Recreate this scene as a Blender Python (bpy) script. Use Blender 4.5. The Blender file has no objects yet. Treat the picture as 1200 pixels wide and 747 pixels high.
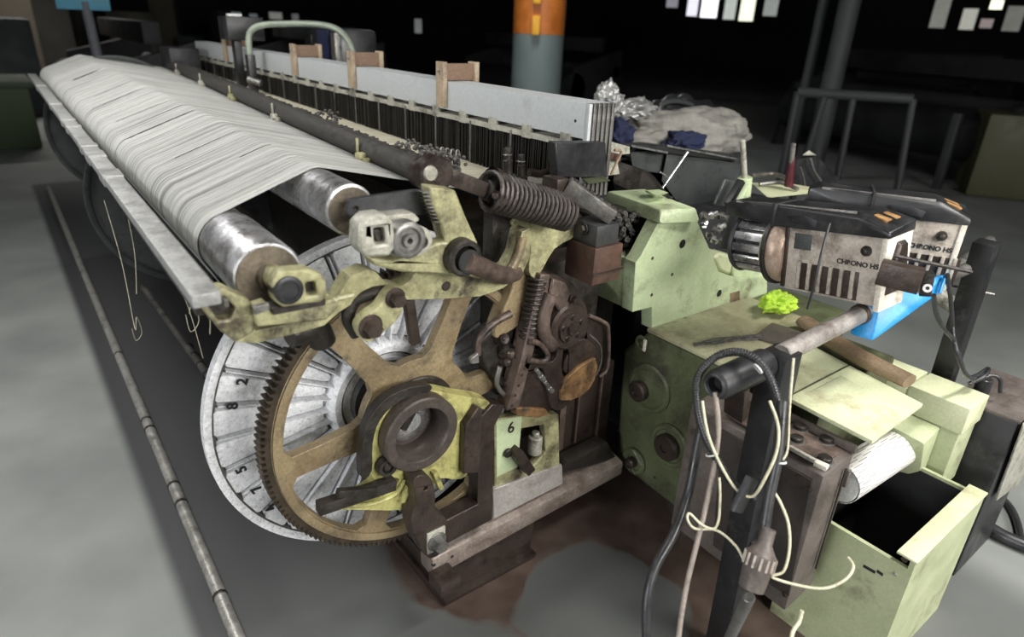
import bpy, bmesh, math, random
from mathutils import Vector, Matrix, noise
from mathutils.geometry import tessellate_polygon
random.seed(7)
COL = bpy.context.scene.collection
PI = math.pi

# ------------------------------------------------------------------ camera
F, CX, CY, H = 760., 600., 373.5, 1.6
_y, _p, _r = (math.radians(a) for a in (38.2, 24.1, 2.5))
CAM = Vector((0, 0, H))
FW = Vector((math.sin(_y)*math.cos(_p), math.cos(_y)*math.cos(_p), -math.sin(_p)))
R0 = Vector((math.cos(_y), -math.sin(_y), 0)); U0 = R0.cross(FW)
RT = R0*math.cos(_r)+U0*math.sin(_r); UP = RT.cross(FW)
def ray(x, y): return FW+RT*((x-CX)/F)-UP*((y-CY)/F)
def at(x, y, ax, v):
    d = ray(x, y); return CAM+d*((v-CAM[ax])/d[ax])
def aY(x, y, v): return at(x, y, 1, v)
def aX(x, y, v): return at(x, y, 0, v)
def aZ(x, y, v): return at(x, y, 2, v)
def dp(x, y, d): return CAM+ray(x, y)*d
cd = bpy.data.cameras.new('camera'); cam = bpy.data.objects.new('camera', cd); COL.objects.link(cam)
cam.matrix_world = Matrix(((RT.x, UP.x, -FW.x, 0), (RT.y, UP.y, -FW.y, 0), (RT.z, UP.z, -FW.z, H), (0, 0, 0, 1)))
cd.sensor_width = 36; cd.lens = F/1200*36; cd.clip_start = .05; cd.clip_end = 200
cd.dof.use_dof = True; cd.dof.focus_distance = 1.75; cd.dof.aperture_fstop = 2.2
bpy.context.scene.camera = cam

# ------------------------------------------------------------------ materials
MATS = {}
def mat(name, c1, c2=None, scale=12, rough=.6, metal=0., bump=.3, dirt=None, dirt_amt=.5, dscale=3., emit=None, detail=8, speck=.28, spec=.5):
    if name in MATS: return MATS[name]
    m = bpy.data.materials.new(name); m.use_nodes = True; nt = m.node_tree; N = nt.nodes; L = nt.links
    b = N['Principled BSDF']; b.inputs['Roughness'].default_value = rough; b.inputs['Metallic'].default_value = metal
    b.inputs['Specular IOR Level'].default_value = spec
    tc = N.new('ShaderNodeTexCoord')
    c2 = c2 or tuple(v*.6 for v in c1)
    n1 = N.new('ShaderNodeTexNoise'); n1.inputs['Scale'].default_value = scale; n1.inputs['Detail'].default_value = detail; n1.inputs['Roughness'].default_value = .65
    L.new(tc.outputs['Object'], n1.inputs['Vector'])
    r = N.new('ShaderNodeValToRGB'); r.color_ramp.elements[0].position = .35; r.color_ramp.elements[1].position = .65
    r.color_ramp.elements[0].color = (*c2, 1); r.color_ramp.elements[1].color = (*c1, 1)
    L.new(n1.outputs['Fac'], r.inputs['Fac']); out = r.outputs['Color']
    if dirt:
        n2 = N.new('ShaderNodeTexNoise'); n2.inputs['Scale'].default_value = dscale; n2.inputs['Detail'].default_value = 10; n2.inputs['Roughness'].default_value = .7
        L.new(tc.outputs['Object'], n2.inputs['Vector'])
        r2 = N.new('ShaderNodeValToRGB'); e = r2.color_ramp.elements
        e[0].position = .62-.3*dirt_amt; e[1].position = .8-.3*dirt_amt
        L.new(n2.outputs['Fac'], r2.inputs['Fac'])
        mx = N.new('ShaderNodeMix'); mx.data_type = 'RGBA'
        L.new(r2.outputs['Color'], mx.inputs['Factor']); L.new(out, mx.inputs['A']); mx.inputs['B'].default_value = (*dirt, 1)
        out = mx.outputs['Result']
    if speck:
        n4 = N.new('ShaderNodeTexNoise'); n4.inputs['Scale'].default_value = 130; n4.inputs['Detail'].default_value = 4; n4.inputs['Roughness'].default_value = .8
        L.new(tc.outputs['Object'], n4.inputs['Vector'])
        r4 = N.new('ShaderNodeMapRange'); r4.inputs['From Min'].default_value = .32; r4.inputs['From Max'].default_value = .68; r4.inputs['To Min'].default_value = 1-speck; r4.inputs['To Max'].default_value = 1+speck*.6
        L.new(n4.outputs['Fac'], r4.inputs['Value'])
        m4 = N.new('ShaderNodeMix'); m4.data_type = 'RGBA'; m4.blend_type = 'MULTIPLY'; m4.inputs['Factor'].default_value = 1
        L.new(out, m4.inputs['A']); L.new(r4.outputs['Result'], m4.inputs['B']); out = m4.outputs['Result']
        r5 = N.new('ShaderNodeMapRange'); r5.inputs['From Min'].default_value = .3; r5.inputs['From Max'].default_value = .7; r5.inputs['To Min'].default_value = max(rough-.14, .1); r5.inputs['To Max'].default_value = min(rough+.2, 1)
        L.new(n1.outputs['Fac'], r5.inputs['Value']); L.new(r5.outputs['Result'], b.inputs['Roughness'])
    L.new(out, b.inputs['Base Color'])
    if bump:
        bp = N.new('ShaderNodeBump'); bp.inputs['Strength'].default_value = bump; bp.inputs['Distance'].default_value = .003
        n3 = N.new('ShaderNodeTexNoise'); n3.inputs['Scale'].default_value = scale*5; n3.inputs['Detail'].default_value = 6
        L.new(tc.outputs['Object'], n3.inputs['Vector']); L.new(n3.outputs['Fac'], bp.inputs['Height']); L.new(bp.outputs['Normal'], b.inputs['Normal'])
    if emit:
        b.inputs['Emission Color'].default_value = (*emit[:3], 1); b.inputs['Emission Strength'].default_value = emit[3]
    MATS[name] = m; return m

M = {}
M['green'] = mat('pale_green_enamel', (.53, .61, .38), (.42, .50, .30), 9, .38, 0, .12, (.15, .14, .08), .27, 6, speck=.12)
M['greenlid'] = mat('worn_green_lid', (.62, .64, .42), (.50, .53, .33), 6, .5, 0, .15, (.32, .26, .15), .36, 5, speck=.15)
M['greenlid2'] = mat('oily_green_lid', (.33, .30, .19), (.42, .42, .27), 6, .35, 0, .15, (.14, .11, .07), .42, 5, speck=.2)
M['greendirty'] = mat('oily_green_casting', (.105, .12, .06), (.07, .082, .042), 7, .38, 0, .3, (.03, .026, .018), .42, 6)
M['greenbin'] = mat('green_bin_paint', (.44, .47, .29), (.36, .40, .23), 8, .45, 0, .12, (.11, .09, .05), .27, 5, speck=.12)
M['yellow'] = mat('yellow_green_casting', (.47, .455, .25), (.31, .29, .155), 22, .42, .1, .5, (.055, .042, .028), .52, 10)
M['yellowb'] = mat('bright_yellow_casting', (.54, .52, .20), (.40, .37, .14), 14, .4, .1, .4, (.06, .045, .02), .44, 11)
M['gear'] = mat('rusty_yellow_gear', (.40, .32, .18), (.23, .165, .095), 16, .42, .25, .5, (.07, .05, .035), .53, 8)
M['teeth'] = mat('oily_gear_teeth', (.10, .075, .05), (.05, .04, .03), 20, .4, .6, .4)
M['silver'] = mat('silver_painted_casting', (.88, .89, .91), (.66, .67, .69), 90, .34, .2, .6, (.24, .235, .23), .22, 6, speck=.2)
M['groove'] = mat('grimy_groove_metal', (.13, .125, .12), (.06, .06, .06), 30, .5, .3, .5)
M['roller'] = mat('scratched_steel_roller', (.66, .66, .68), (.40, .39, .38), 16, .3, .8, .3, (.16, .13, .10), .35, 9)
M['endcap'] = mat('brown_roller_end', (.22, .18, .13), (.12, .10, .075), 14, .55, .4, .5, (.05, .04, .03), .4, 8)
M['steel'] = mat('dull_steel', (.30, .29, .27), (.15, .145, .135), 18, .38, .6, .3, (.06, .05, .04), .42, 9)
M['bright'] = mat('bright_steel', (.75, .75, .75), (.5, .5, .5), 20, .25, .9, .1)
M['grease'] = mat('black_grease_metal', (.055, .047, .04), (.025, .022, .02), 22, .42, .5, .7)
M['brown'] = mat('oily_brown_iron', (.082, .058, .047), (.036, .026, .022), 18, .38, .4, .45, (.014, .011, .009), .45, 9)
M['brownl'] = mat('dusty_brown_iron', (.165, .12, .098), (.085, .06, .048), 16, .45, .3, .45, (.025, .019, .015), .45, 9)
M['rustbox'] = mat('rusty_box_paint', (.125, .062, .042), (.07, .04, .03), 12, .5, .2, .5, (.035, .025, .018), .45, 8)
M['orange'] = mat('rusty_orange_plate', (.30, .17, .07), (.17, .09, .04), 18, .5, .2, .6, (.04, .03, .02), .5, 14)
M['dark'] = mat('dark_grey_iron', (.055, .055, .06), (.03, .03, .033), 12, .45, .4, .3)
M['link'] = mat('charcoal_link_plate', (.075, .075, .078), (.05, .05, .052), 12, .4, .4, .2)
M['black'] = mat('black_plastic', (.022, .022, .024), (.013, .013, .014), 10, .38, 0, .1, (.06, .055, .05), .15, 9)
M['post'] = mat('black_painted_post', (.018, .018, .02), (.010, .010, .011), 14, .42, .1, .15, (.07, .065, .06), .22, 12)
M['blackcap'] = mat('dusty_black_plastic', (.022, .022, .024), (.013, .013, .014), 10, .36, 0, .1, (.075, .07, .065), .18, 9)
M['feeder'] = mat('stained_beige_plastic', (.52, .47, .40), (.36, .30, .25), 14, .55, 0, .2, (.10, .075, .06), .4, 12)
M['feederw'] = mat('stained_white_plastic', (.74, .70, .61), (.60, .54, .45), 14, .5, 0, .2, (.22, .16, .11), .28, 12)
M['disc'] = mat('rusty_feeder_disc', (.46, .36, .28), (.30, .21, .16), 20, .4, .3, .3, (.14, .09, .06), .35, 14)
M['box'] = mat('brown_grey_box_paint', (.15, .125, .11), (.10, .083, .074), 8, .5, .1, .3, (.05, .04, .033), .45, 6)
M['boxd'] = mat('dark_brown_panel', (.05, .040, .035), (.036, .029, .025), 8, .5, .1, .2, (.025, .02, .017), .35, 6)
M['alu'] = mat('white_aluminium_rail', (.50, .52, .52), (.45, .47, .47), 70, .4, .1, .15, (.34, .34, .33), .12, 6, speck=.08)
M['healds'] = mat('dark_heald_steel', (.035, .033, .03), (.015, .015, .015), 40, .45, .5, .3)
M['railm'] = mat('flat_grey_bar', (.38, .38, .37), (.31, .31, .30), 30, .45, .3, .2, (.20, .20, .19), .25, 12)
M['wood'] = mat('pale_wood', (.44, .35, .25), (.33, .25, .17), 18, .65, 0, .3, (.14, .10, .07), .32, 12)
M['woodd'] = mat('stained_wood', (.24, .15, .10), (.16, .10, .065), 18, .65, 0, .3)
M['pipe'] = mat('dusty_steel_pipe', (.42, .39, .36), (.30, .27, .25), 26, .5, .4, .3, (.16, .12, .10), .35, 9)
M['floorpipe'] = mat('dull_floor_tube', (.48, .47, .43), (.34, .33, .30), 26, .35, .6, .3, (.16, .15, .13), .25, 9)
M['ring'] = mat('dark_brown_ring', (.085, .068, .058), (.06, .047, .04), 26, .45, .3, .4)
M['springm'] = mat('dark_spring_steel', (.11, .095, .085), (.05, .043, .038), 30, .4, .5, .4)
M['beamfoot'] = mat('worn_foot_beam', (.36, .31, .27), (.20, .15, .125), 18, .45, .3, .5, (.09, .065, .05), .4, 8)
M['plate'] = mat('worn_white_plate', (.50, .49, .42), (.36, .35, .29), 16, .42, .2, .4, (.08, .065, .05), .42, 12)
M['mat'] = mat('dark_floor_strip', (.030, .030, .032), (.024, .024, .026), 5, .55, 0, .1)
M['blue'] = mat('bright_blue_plastic', (.01, .27, .62), (.01, .23, .55), 6, .4, 0, .05)
M['lime'] = mat('lime_cloth', (.46, .68, .05), (.30, .48, .03), 20, .8, 0, .6)
M['cableb'] = mat('black_cable', (.035, .035, .037), (.02, .02, .021), 20, .35, 0, .1)
M['cablew'] = mat('cream_wire', (.66, .63, .46), (.55, .52, .36), 30, .5, 0, .1, (.25, .22, .14), .2, 30)
M['cableg'] = mat('grey_brown_cable', (.33, .28, .24), (.24, .20, .17), 30, .5, 0, .1)
M['wh'] = mat('white_tag', (.8, .8, .78), (.7, .7, .68), 10, .5)
M['footplate'] = mat('scuffed_grey_plate', (.46, .43, .40), (.36, .33, .31), 10, .42, .2, .3, (.16, .13, .11), .25, 7)
M['ink'] = mat('black_ink', (.015, .015, .015), None, 10, .6, 0, 0)
M['cloth'] = mat('grey_green_cloth', (.30, .29, .26), (.21, .20, .18), 9, .9, 0, .7, (.10, .10, .09), .3, 5)
M['navy'] = mat('navy_cloth', (.013, .02, .065), (.008, .012, .04), 9, .9, 0, .5)
M['tan'] = mat('brown_leatherette', (.30, .21, .13), (.20, .14, .085), 8, .5, 0, .3, (.10, .07, .045), .35, 7)
M['red'] = mat('dark_red_grip', (.075, .008, .016), (.05, .005, .01), 10, .4, 0, .1)
M['amber'] = mat('amber_button', (.45, .26, .11), (.30, .16, .06), 40, .35, 0, .1)
M['cover'] = mat('dark_grey_cover', (.075, .082, .080), (.05, .055, .055), 5, .33, .1, .1, (.025, .025, .025), .35, 4)
M['drop'] = mat('dusty_dropper_metal', (.085, .08, .072), (.03, .028, .026), 60, .55, .3, .8)
M['lint'] = mat('grey_lint', (.12, .11, .10), (.03, .028, .026), 50, .8, 0, 1.)
M['foil'] = mat('crumpled_clear_film', (.45, .45, .43), (.18, .18, .18), 18, .25, .3, .8)
def yarn_mat(name, c1, c2, cscale=140):
    m = bpy.data.materials.new(name); m.use_nodes = True; nt = m.node_tree; N = nt.nodes; L = nt.links
    b = N['Principled BSDF']; b.inputs['Roughness'].default_value = .7; b.inputs['Specular IOR Level'].default_value = .3
    tc = N.new('ShaderNodeTexCoord'); mp = N.new('ShaderNodeMapping'); mp.inputs['Scale'].default_value = (2.2, cscale, 2.2)
    n1 = N.new('ShaderNodeTexNoise'); n1.inputs['Scale'].default_value = 1.; n1.inputs['Detail'].default_value = 6; n1.inputs['Roughness'].default_value = .75
    L.new(tc.outputs['Object'], mp.inputs['Vector']); L.new(mp.outputs['Vector'], n1.inputs['Vector'])
    r = N.new('ShaderNodeValToRGB'); e = r.color_ramp.elements; e[0].position = .3; e[1].position = .62
    e[0].color = (*c2, 1); e[1].color = (*c1, 1); L.new(n1.outputs['Fac'], r.inputs['Fac']); L.new(r.outputs['Color'], b.inputs['Base Color'])
    mp2 = N.new('ShaderNodeMapping'); mp2.inputs['Scale'].default_value = (1.3, 55, 1.3); L.new(tc.outputs['Object'], mp2.inputs['Vector'])
    n2 = N.new('ShaderNodeTexNoise'); n2.inputs['Scale'].default_value = 1.; n2.inputs['Detail'].default_value = 3; L.new(mp2.outputs['Vector'], n2.inputs['Vector'])
    r2 = N.new('ShaderNodeMapRange'); r2.inputs['From Min'].default_value = .60; r2.inputs['From Max'].default_value = .72; r2.inputs['To Min'].default_value = 1; r2.inputs['To Max'].default_value = .38; L.new(n2.outputs['Fac'], r2.inputs['Value'])
    m2 = N.new('ShaderNodeMix'); m2.data_type = 'RGBA'; m2.blend_type = 'MULTIPLY'; m2.inputs['Factor'].default_value = 1; L.new(r.outputs['Color'], m2.inputs['A']); L.new(r2.outputs['Result'], m2.inputs['B']); L.new(m2.outputs['Result'], b.inputs['Base Color'])
    bp = N.new('ShaderNodeBump'); bp.inputs['Strength'].default_value = .7; bp.inputs['Distance'].default_value = .004
    L.new(n1.outputs['Fac'], bp.inputs['Height']); L.new(bp.outputs['Normal'], b.inputs['Normal'])
    return m
M['yarn'] = yarn_mat('white_warp_yarn', (.535, .535, .505), (.145, .145, .135))
M['yarn2'] = yarn_mat('cream_warp_yarn', (.70, .66, .52), (.42, .39, .29), 90)

# ------------------------------------------------------------------ mesh builder
def basis(d):
    d = d.normalized(); a = Vector((0, 0, 1)) if abs(d.z) < .9 else Vector((1, 0, 0))
    u = a.cross(d).normalized(); return u, d.cross(u)
class MB:
    def __init__(s): s.bm = bmesh.new()
    def face(s, vs):
        try: return s.bm.faces.new(vs)
        except ValueError: return None
    def hull(s, pts, bev=0):
        b2 = bmesh.new(); [b2.verts.new(p) for p in pts]
        r = bmesh.ops.convex_hull(b2, input=b2.verts)
        bmesh.ops.delete(b2, geom=[v for v in b2.verts if not v.link_faces], context='VERTS')
        bmesh.ops.dissolve_limit(b2, angle_limit=.02, verts=b2.verts, edges=b2.edges)
        if bev: bmesh.ops.bevel(b2, geom=list(b2.edges), offset=bev, segments=2, profile=.6, affect='EDGES', clamp_overlap=True)
        s.join(b2); return s
    def join(s, b2):
        mp = {}
        for v in b2.verts: mp[v] = s.bm.verts.new(v.co)
        for f in b2.faces: s.face([mp[v] for v in f.verts])
        b2.free()
    def box(s, c, d, rot=None, bev=0):
        c = Vector(c); pts = []
        for i in (-.5, .5):
            for j in (-.5, .5):
                for k in (-.5, .5):
                    v = Vector((i*d[0], j*d[1], k*d[2])); pts.append(c+(rot @ v if rot else v))
        return s.hull(pts, bev)
    def bb(s, a, b, bev=0):
        return s.box([(a[i]+b[i])/2 for i in range(3)], [abs(b[i]-a[i]) for i in range(3)], None, bev)
    def bar(s, p, q, w, h, bev=0, up=None):
        p, q = Vector(p), Vector(q); d = (q-p).normalized(); up = Vector(up) if up else Vector((0, 0, 1))
        u = d.cross(up).normalized(); v = u.cross(d); pts = []
        for e in (p, q):
            for a in (-w/2, w/2):
                for b in (-h/2, h/2): pts.append(e+u*a+v*b)
        return s.hull(pts, bev)
    def ring(s, c, u, v, r, n): return [s.bm.verts.new(c+u*(r*math.cos(2*PI*i/n))+v*(r*math.sin(2*PI*i/n))) for i in range(n)]
    def lathe(s, o, d, prof, n=32):
        o = Vector(o); d = Vector(d).normalized(); u, v = basis(d); prev = None
        for (t, r) in prof:
            c = o+d*t
            cur = [s.bm.verts.new(c)] if r < 1e-6 else s.ring(c, u, v, r, n)
            if prev:
                if len(prev) == 1 and len(cur) > 1: [s.face((prev[0], cur[i], cur[(i+1) % n])) for i in range(n)]
                elif len(cur) == 1 and len(prev) > 1: [s.face((prev[(i+1) % n], prev[i], cur[0])) for i in range(n)]
                elif len(cur) > 1: [s.face((prev[i], cur[i], cur[(i+1) % n], prev[(i+1) % n])) for i in range(n)]
            prev = cur
        return s
    def cyl(s, p, q, r, r2=None, n=24):
        p, q = Vector(p), Vector(q); l = (q-p).length; r2 = r if r2 is None else r2; e = min(.0025, r*.2)
        return s.lathe(p, q-p, [(0, 0), (0, r-e), (e, r), (l-e, r2), (l, r2-e), (l, 0)], n)
    def hex(s, p, q, r): p, q = Vector(p), Vector(q); return s.lathe(p, q-p, [(0, 0), (0, r), ((q-p).length, r), ((q-p).length, 0)], 6)
    def tube(s, pts, r, n=8, smooth=0, closed=False):
        P = [Vector(p) for p in pts]
        if smooth: P = catmull(P, smooth)
        rings = []; u = None
        for i, p in enumerate(P):
            d = (P[min(i+1, len(P)-1)]-P[max(i-1, 0)]).normalized()
            if u is None: u = basis(d)[0]
            u = (u-d*u.dot(d)).normalized(); v = d.cross(u)
            rr = r(i/(len(P)-1)) if callable(r) else r
            rings.append(s.ring(p, u, v, rr, n))
        for a, b in zip(rings, rings[1:]): [s.face((a[i], b[i], b[(i+1) % n], a[(i+1) % n])) for i in range(n)]
        s.face(rings[0][::-1]); s.face(rings[-1]); return s
    def plate(s, outer, holes, mp, th, n):
        """outer / holes: lists of (a,b); mp(a,b)->Vector ; thickness th along n"""
        n = Vector(n).normalized()*th
        def area(l): return sum(l[i][0]*l[(i+1) % len(l)][1]-l[(i+1) % len(l)][0]*l[i][1] for i in range(len(l)))
        loops = [outer]+list(holes); loops = [list(l) for l in loops]
        for i, l in enumerate(loops):
            if (area(l) < 0) == (i == 0): l.reverse()
        tris = tessellate_polygon([[Vector((a, b, 0)) for a, b in l] for l in loops])
        flat = [p for l in loops for p in l]
        fr = [s.bm.verts.new(mp(a, b)) for a, b in flat]; bk = [s.bm.verts.new(mp(a, b)+n) for a, b in flat]
        caps = []
        for t in tris:
            f1, f2 = s.face([fr[i] for i in t]), s.face([bk[i] for i in reversed(t)]); caps += [f for f in (f1, f2) if f]
        k = 0; es = list({e for f in caps for e in f.edges if len(e.link_faces) == 2})
        bmesh.ops.dissolve_limit(s.bm, angle_limit=.01, verts=[], edges=es)
        for l in loops:
            m = len(l)
            for i in range(m):
                a, b = k+i, k+(i+1) % m; s.face((fr[a], bk[a], bk[b], fr[b]))
            k += m
        return s
    def pY(s, px, Y, th, holes=()):
        """plate whose outline is traced on the plane y=Y; goes back by th"""
        o = [(q.x, q.z) for q in (aY(*p, Y) for p in px)]
        hs = []
        for h in holes:
            if len(h) == 3:
                c = aY(h[0], h[1], Y); hs.append([(c.x+h[2]*math.cos(t*PI/8), c.z+h[2]*math.sin(t*PI/8)) for t in range(16)])
            else: hs.append([(q.x, q.z) for q in (aY(*p, Y) for p in h)])
        return s.plate(o, hs, lambda a, b: Vector((a, Y, b)), th, (0, 1, 0))
    def pX(s, px, X, th, holes=()):
        o = [(q.y, q.z) for q in (aX(*p, X) for p in px)]
        hs = [[(q.y, q.z) for q in (aX(*p, X) for p in h)] for h in holes]
        return s.plate(o, hs, lambda a, b: Vector((X, a, b)), th, (1, 0, 0))
    def build(s, name, m, parent=None, bevel=0, sharp=38):
        bm = s.bm; bmesh.ops.remove_doubles(bm, verts=bm.verts, dist=1e-5)
        bmesh.ops.recalc_face_normals(bm, faces=bm.faces)
        me = bpy.data.meshes.new(name); bm.to_mesh(me); bm.free()
        me.materials.append(m); me.shade_smooth(); me.set_sharp_from_angle(angle=math.radians(sharp))
        o = bpy.data.objects.new(name, me); COL.objects.link(o); o.parent = parent
        if bevel:
            b = o.modifiers.new('bevel', 'BEVEL'); b.width = bevel; b.segments = 2; b.limit_method = 'ANGLE'; b.angle_limit = .6; b.harden_normals = False
        return o
def catmull(P, k):
    out = []
    for i in range(len(P)-1):
        a, b, c, d = P[max(i-1, 0)], P[i], P[i+1], P[min(i+2, len(P)-1)]
        for j in range(k):
            t = j/k; out.append(.5*((2*b)+(c-a)*t+(2*a-5*b+4*c-d)*t*t+(3*b-a-3*c+d)*t**3))
    out.append(P[-1]); return out
def smooth2(px, k=4):
    P = [Vector((a, b, 0)) for a, b in px]; P = P+[P[0]]
    n = len(px); out = []
    for i in range(n):
        a, b, c, d = P[(i-1) % n], P[i % n], P[(i+1) % n], P[(i+2) % n]
        for j in range(k):
            t = j/k; q = .5*((2*b)+(c-a)*t+(2*a-5*b+4*c-d)*t*t+(3*b-a-3*c+d)*t**3); out.append((q.x, q.y))
    return out
def setp(o, label, cat, group=None, kind=None):
    if label: o['label'] = label
    if cat: o['category'] = cat
    if group: o['group'] = group
    if kind: o['kind'] = kind
    return o
def settle(r, loc=None):
    """move a thing's origin from the world origin to its base"""
    bpy.context.view_layer.update()
    objs = [r]+list(r.children_recursive); vs = []
    for o in objs:
        if o.type == 'MESH': vs += [v.co for v in o.data.vertices]
    if not vs: return
    if loc is None:
        xs = [v.x for v in vs]; ys = [v.y for v in vs]; zs = [v.z for v in vs]
        loc = Vector(((min(xs)+max(xs))/2, (min(ys)+max(ys))/2, min(zs)))
    T = Matrix.Translation(-Vector(loc))
    for me in {o.data for o in objs if o.type == 'MESH'}: me.transform(T)
    r.location = loc; r['_s'] = 1
def thing(name, label, cat, group=None):
    o = bpy.data.objects.new(name, None); o.empty_display_size = .05; COL.objects.link(o); return setp(o, label, cat, group)
def single(o, label, cat, group=None, kind=None): return setp(o, label, cat, group, kind)
def text(s, name, body, size, mtx, m, parent, ext=.0006):
    cu = bpy.data.curves.new('t', 'FONT'); cu.body = body; cu.size = size; cu.extrude = ext; cu.align_x = 'CENTER'; cu.align_y = 'CENTER'; cu.offset = s
    to = bpy.data.objects.new('t', cu); COL.objects.link(to); bpy.context.view_layer.update()
    me = bpy.data.meshes.new_from_object(to.evaluated_get(bpy.context.evaluated_depsgraph_get()))
    bpy.data.objects.remove(to); me.transform(mtx); me.materials.clear(); me.materials.append(m)
    o = bpy.data.objects.new(name, me); COL.objects.link(o); o.parent = parent; return o
def frame(o, xa, ya):
    xa = Vector(xa).normalized(); ya = Vector(ya); ya = (ya-xa*ya.dot(xa)).normalized(); z = xa.cross(ya)
    return Matrix(((xa.x, ya.x, z.x, o[0]), (xa.y, ya.y, z.y, o[1]), (xa.z, ya.z, z.z, o[2]), (0, 0, 0, 1)))
def bolt(p, d, r, name, m, parent, l=.012):
    p = Vector(p); d = Vector(d).normalized(); b = MB(); b.cyl(p, p+d*.003, r*1.5, n=16); b.hex(p+d*.003, p+d*l, r)
    return b.build(name, m, parent)
YN = Vector((0, -1, 0)); XN = Vector((-1, 0, 0)); ZN = Vector((0, 0, 1))

# ------------------------------------------------------------------ setting
def floor_mat():
    m = bpy.data.materials.new('stained_concrete'); m.use_nodes = True; nt = m.node_tree; N = nt.nodes; L = nt.links
    b = N['Principled BSDF']; b.inputs['Roughness'].default_value = .55
    tc = N.new('ShaderNodeTexCoord')
    n1 = N.new('ShaderNodeTexNoise'); n1.inputs['Scale'].default_value = 2.2; n1.inputs['Detail'].default_value = 5
    L.new(tc.outputs['Object'], n1.inputs['Vector'])
    r = N.new('ShaderNodeValToRGB'); r.color_ramp.elements[0].position = .3; r.color_ramp.elements[1].position = .7
    r.color_ramp.elements[0].color = (.150, .160, .151, 1); r.color_ramp.elements[1].color = (.225, .236, .222, 1); L.new(n1.outputs['Fac'], r.inputs['Fac'])
    # brown oil stain round the near end of the machine: distance from a centre, edge broken by noise
    sep = N.new('ShaderNodeSeparateXYZ'); L.new(tc.outputs['Object'], sep.inputs[0])
    n2 = N.new('ShaderNodeTexNoise'); n2.inputs['Scale'].default_value = 2.6; n2.inputs['Detail'].default_value = 6; L.new(tc.outputs['Object'], n2.inputs['Vector'])
    def math_(op, a, bb):
        q = N.new('ShaderNodeMath'); q.operation = op
        for i, v in enumerate((a, bb)):
            if isinstance(v, (int, float)): q.inputs[i].default_value = v
            elif v is not None: L.new(v, q.inputs[i])
        return q.outputs[0]
    def dist(cx, cy, sx, sy):
        dx = math_('DIVIDE', math_('SUBTRACT', sep.outputs[0], cx), sx); dy = math_('DIVIDE', math_('SUBTRACT', sep.outputs[1], cy), sy)
        return math_('SQRT', math_('ADD', math_('MULTIPLY', dx, dx), math_('MULTIPLY', dy, dy)), None)
    d = math_('MINIMUM', dist(1.25, 1.42, .60, .50), dist(1.55, .70, .42, .30))
    d = math_('MINIMUM', d, dist(1.6, 2.6, 1.0, 1.5))
    d = math_('MAXIMUM', d, math_('SUBTRACT', 1.75, math_('MULTIPLY', dist(1.13, .95, .26, .24), .75)))
    d = math_('ADD', d, math_('MULTIPLY', math_('SUBTRACT', n2.outputs['Fac'], .5), .7))
    r2 = N.new('ShaderNodeValToRGB'); r2.color_ramp.elements[0].position = .93; r2.color_ramp.elements[1].position = 1.04
    r2.color_ramp.elements[0].color = (1, 1, 1, 1); r2.color_ramp.elements[1].color = (0, 0, 0, 1); L.new(d, r2.inputs['Fac'])
    n4 = N.new('ShaderNodeTexNoise'); n4.inputs['Scale'].default_value = 9; n4.inputs['Detail'].default_value = 8; L.new(tc.outputs['Object'], n4.inputs['Vector'])
    r4 = N.new('ShaderNodeValToRGB'); r4.color_ramp.elements[0].position = .35; r4.color_ramp.elements[1].position = .7
    r4.color_ramp.elements[0].color = (.062, .040, .031, 1); r4.color_ramp.elements[1].color = (.115, .082, .066, 1); L.new(n4.outputs['Fac'], r4.inputs['Fac'])
    mx = N.new('ShaderNodeMix'); mx.data_type = 'RGBA'; L.new(r2.outputs['Color'], mx.inputs['Factor']); L.new(r.outputs['Color'], mx.inputs['A']); L.new(r4.outputs['Color'], mx.inputs['B'])
    # shade of the loom painted as a dark lane along its back
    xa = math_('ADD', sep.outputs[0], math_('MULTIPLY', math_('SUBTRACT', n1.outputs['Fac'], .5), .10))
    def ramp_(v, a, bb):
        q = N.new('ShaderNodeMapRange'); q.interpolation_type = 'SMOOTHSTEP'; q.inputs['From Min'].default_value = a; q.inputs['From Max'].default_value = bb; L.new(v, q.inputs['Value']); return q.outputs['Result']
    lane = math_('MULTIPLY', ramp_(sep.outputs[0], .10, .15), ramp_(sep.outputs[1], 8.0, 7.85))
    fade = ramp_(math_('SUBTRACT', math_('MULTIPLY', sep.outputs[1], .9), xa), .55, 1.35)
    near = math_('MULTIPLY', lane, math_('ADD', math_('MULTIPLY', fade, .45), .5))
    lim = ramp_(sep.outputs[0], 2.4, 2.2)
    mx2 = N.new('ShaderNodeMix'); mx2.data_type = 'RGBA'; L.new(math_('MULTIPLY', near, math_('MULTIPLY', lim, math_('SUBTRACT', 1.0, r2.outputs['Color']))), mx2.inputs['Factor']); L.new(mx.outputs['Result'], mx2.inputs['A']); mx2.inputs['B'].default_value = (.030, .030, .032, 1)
    L.new(mx2.outputs['Result'], b.inputs['Base Color'])
    return m
def struct(mb, name, m): return setp(mb.build(name, m), None, None, None, 'structure')
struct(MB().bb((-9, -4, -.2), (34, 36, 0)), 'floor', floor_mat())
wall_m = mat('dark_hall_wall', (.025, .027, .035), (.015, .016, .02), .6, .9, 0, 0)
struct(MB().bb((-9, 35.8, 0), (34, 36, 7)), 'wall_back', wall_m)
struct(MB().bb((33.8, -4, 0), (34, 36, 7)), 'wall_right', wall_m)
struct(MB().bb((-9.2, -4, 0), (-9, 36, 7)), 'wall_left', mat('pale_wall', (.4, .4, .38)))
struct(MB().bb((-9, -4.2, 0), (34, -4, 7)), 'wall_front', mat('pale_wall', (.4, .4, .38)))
struct(MB().bb((-9, -4, 7), (34, 36, 7.2)), 'ceiling', wall_m)

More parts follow.
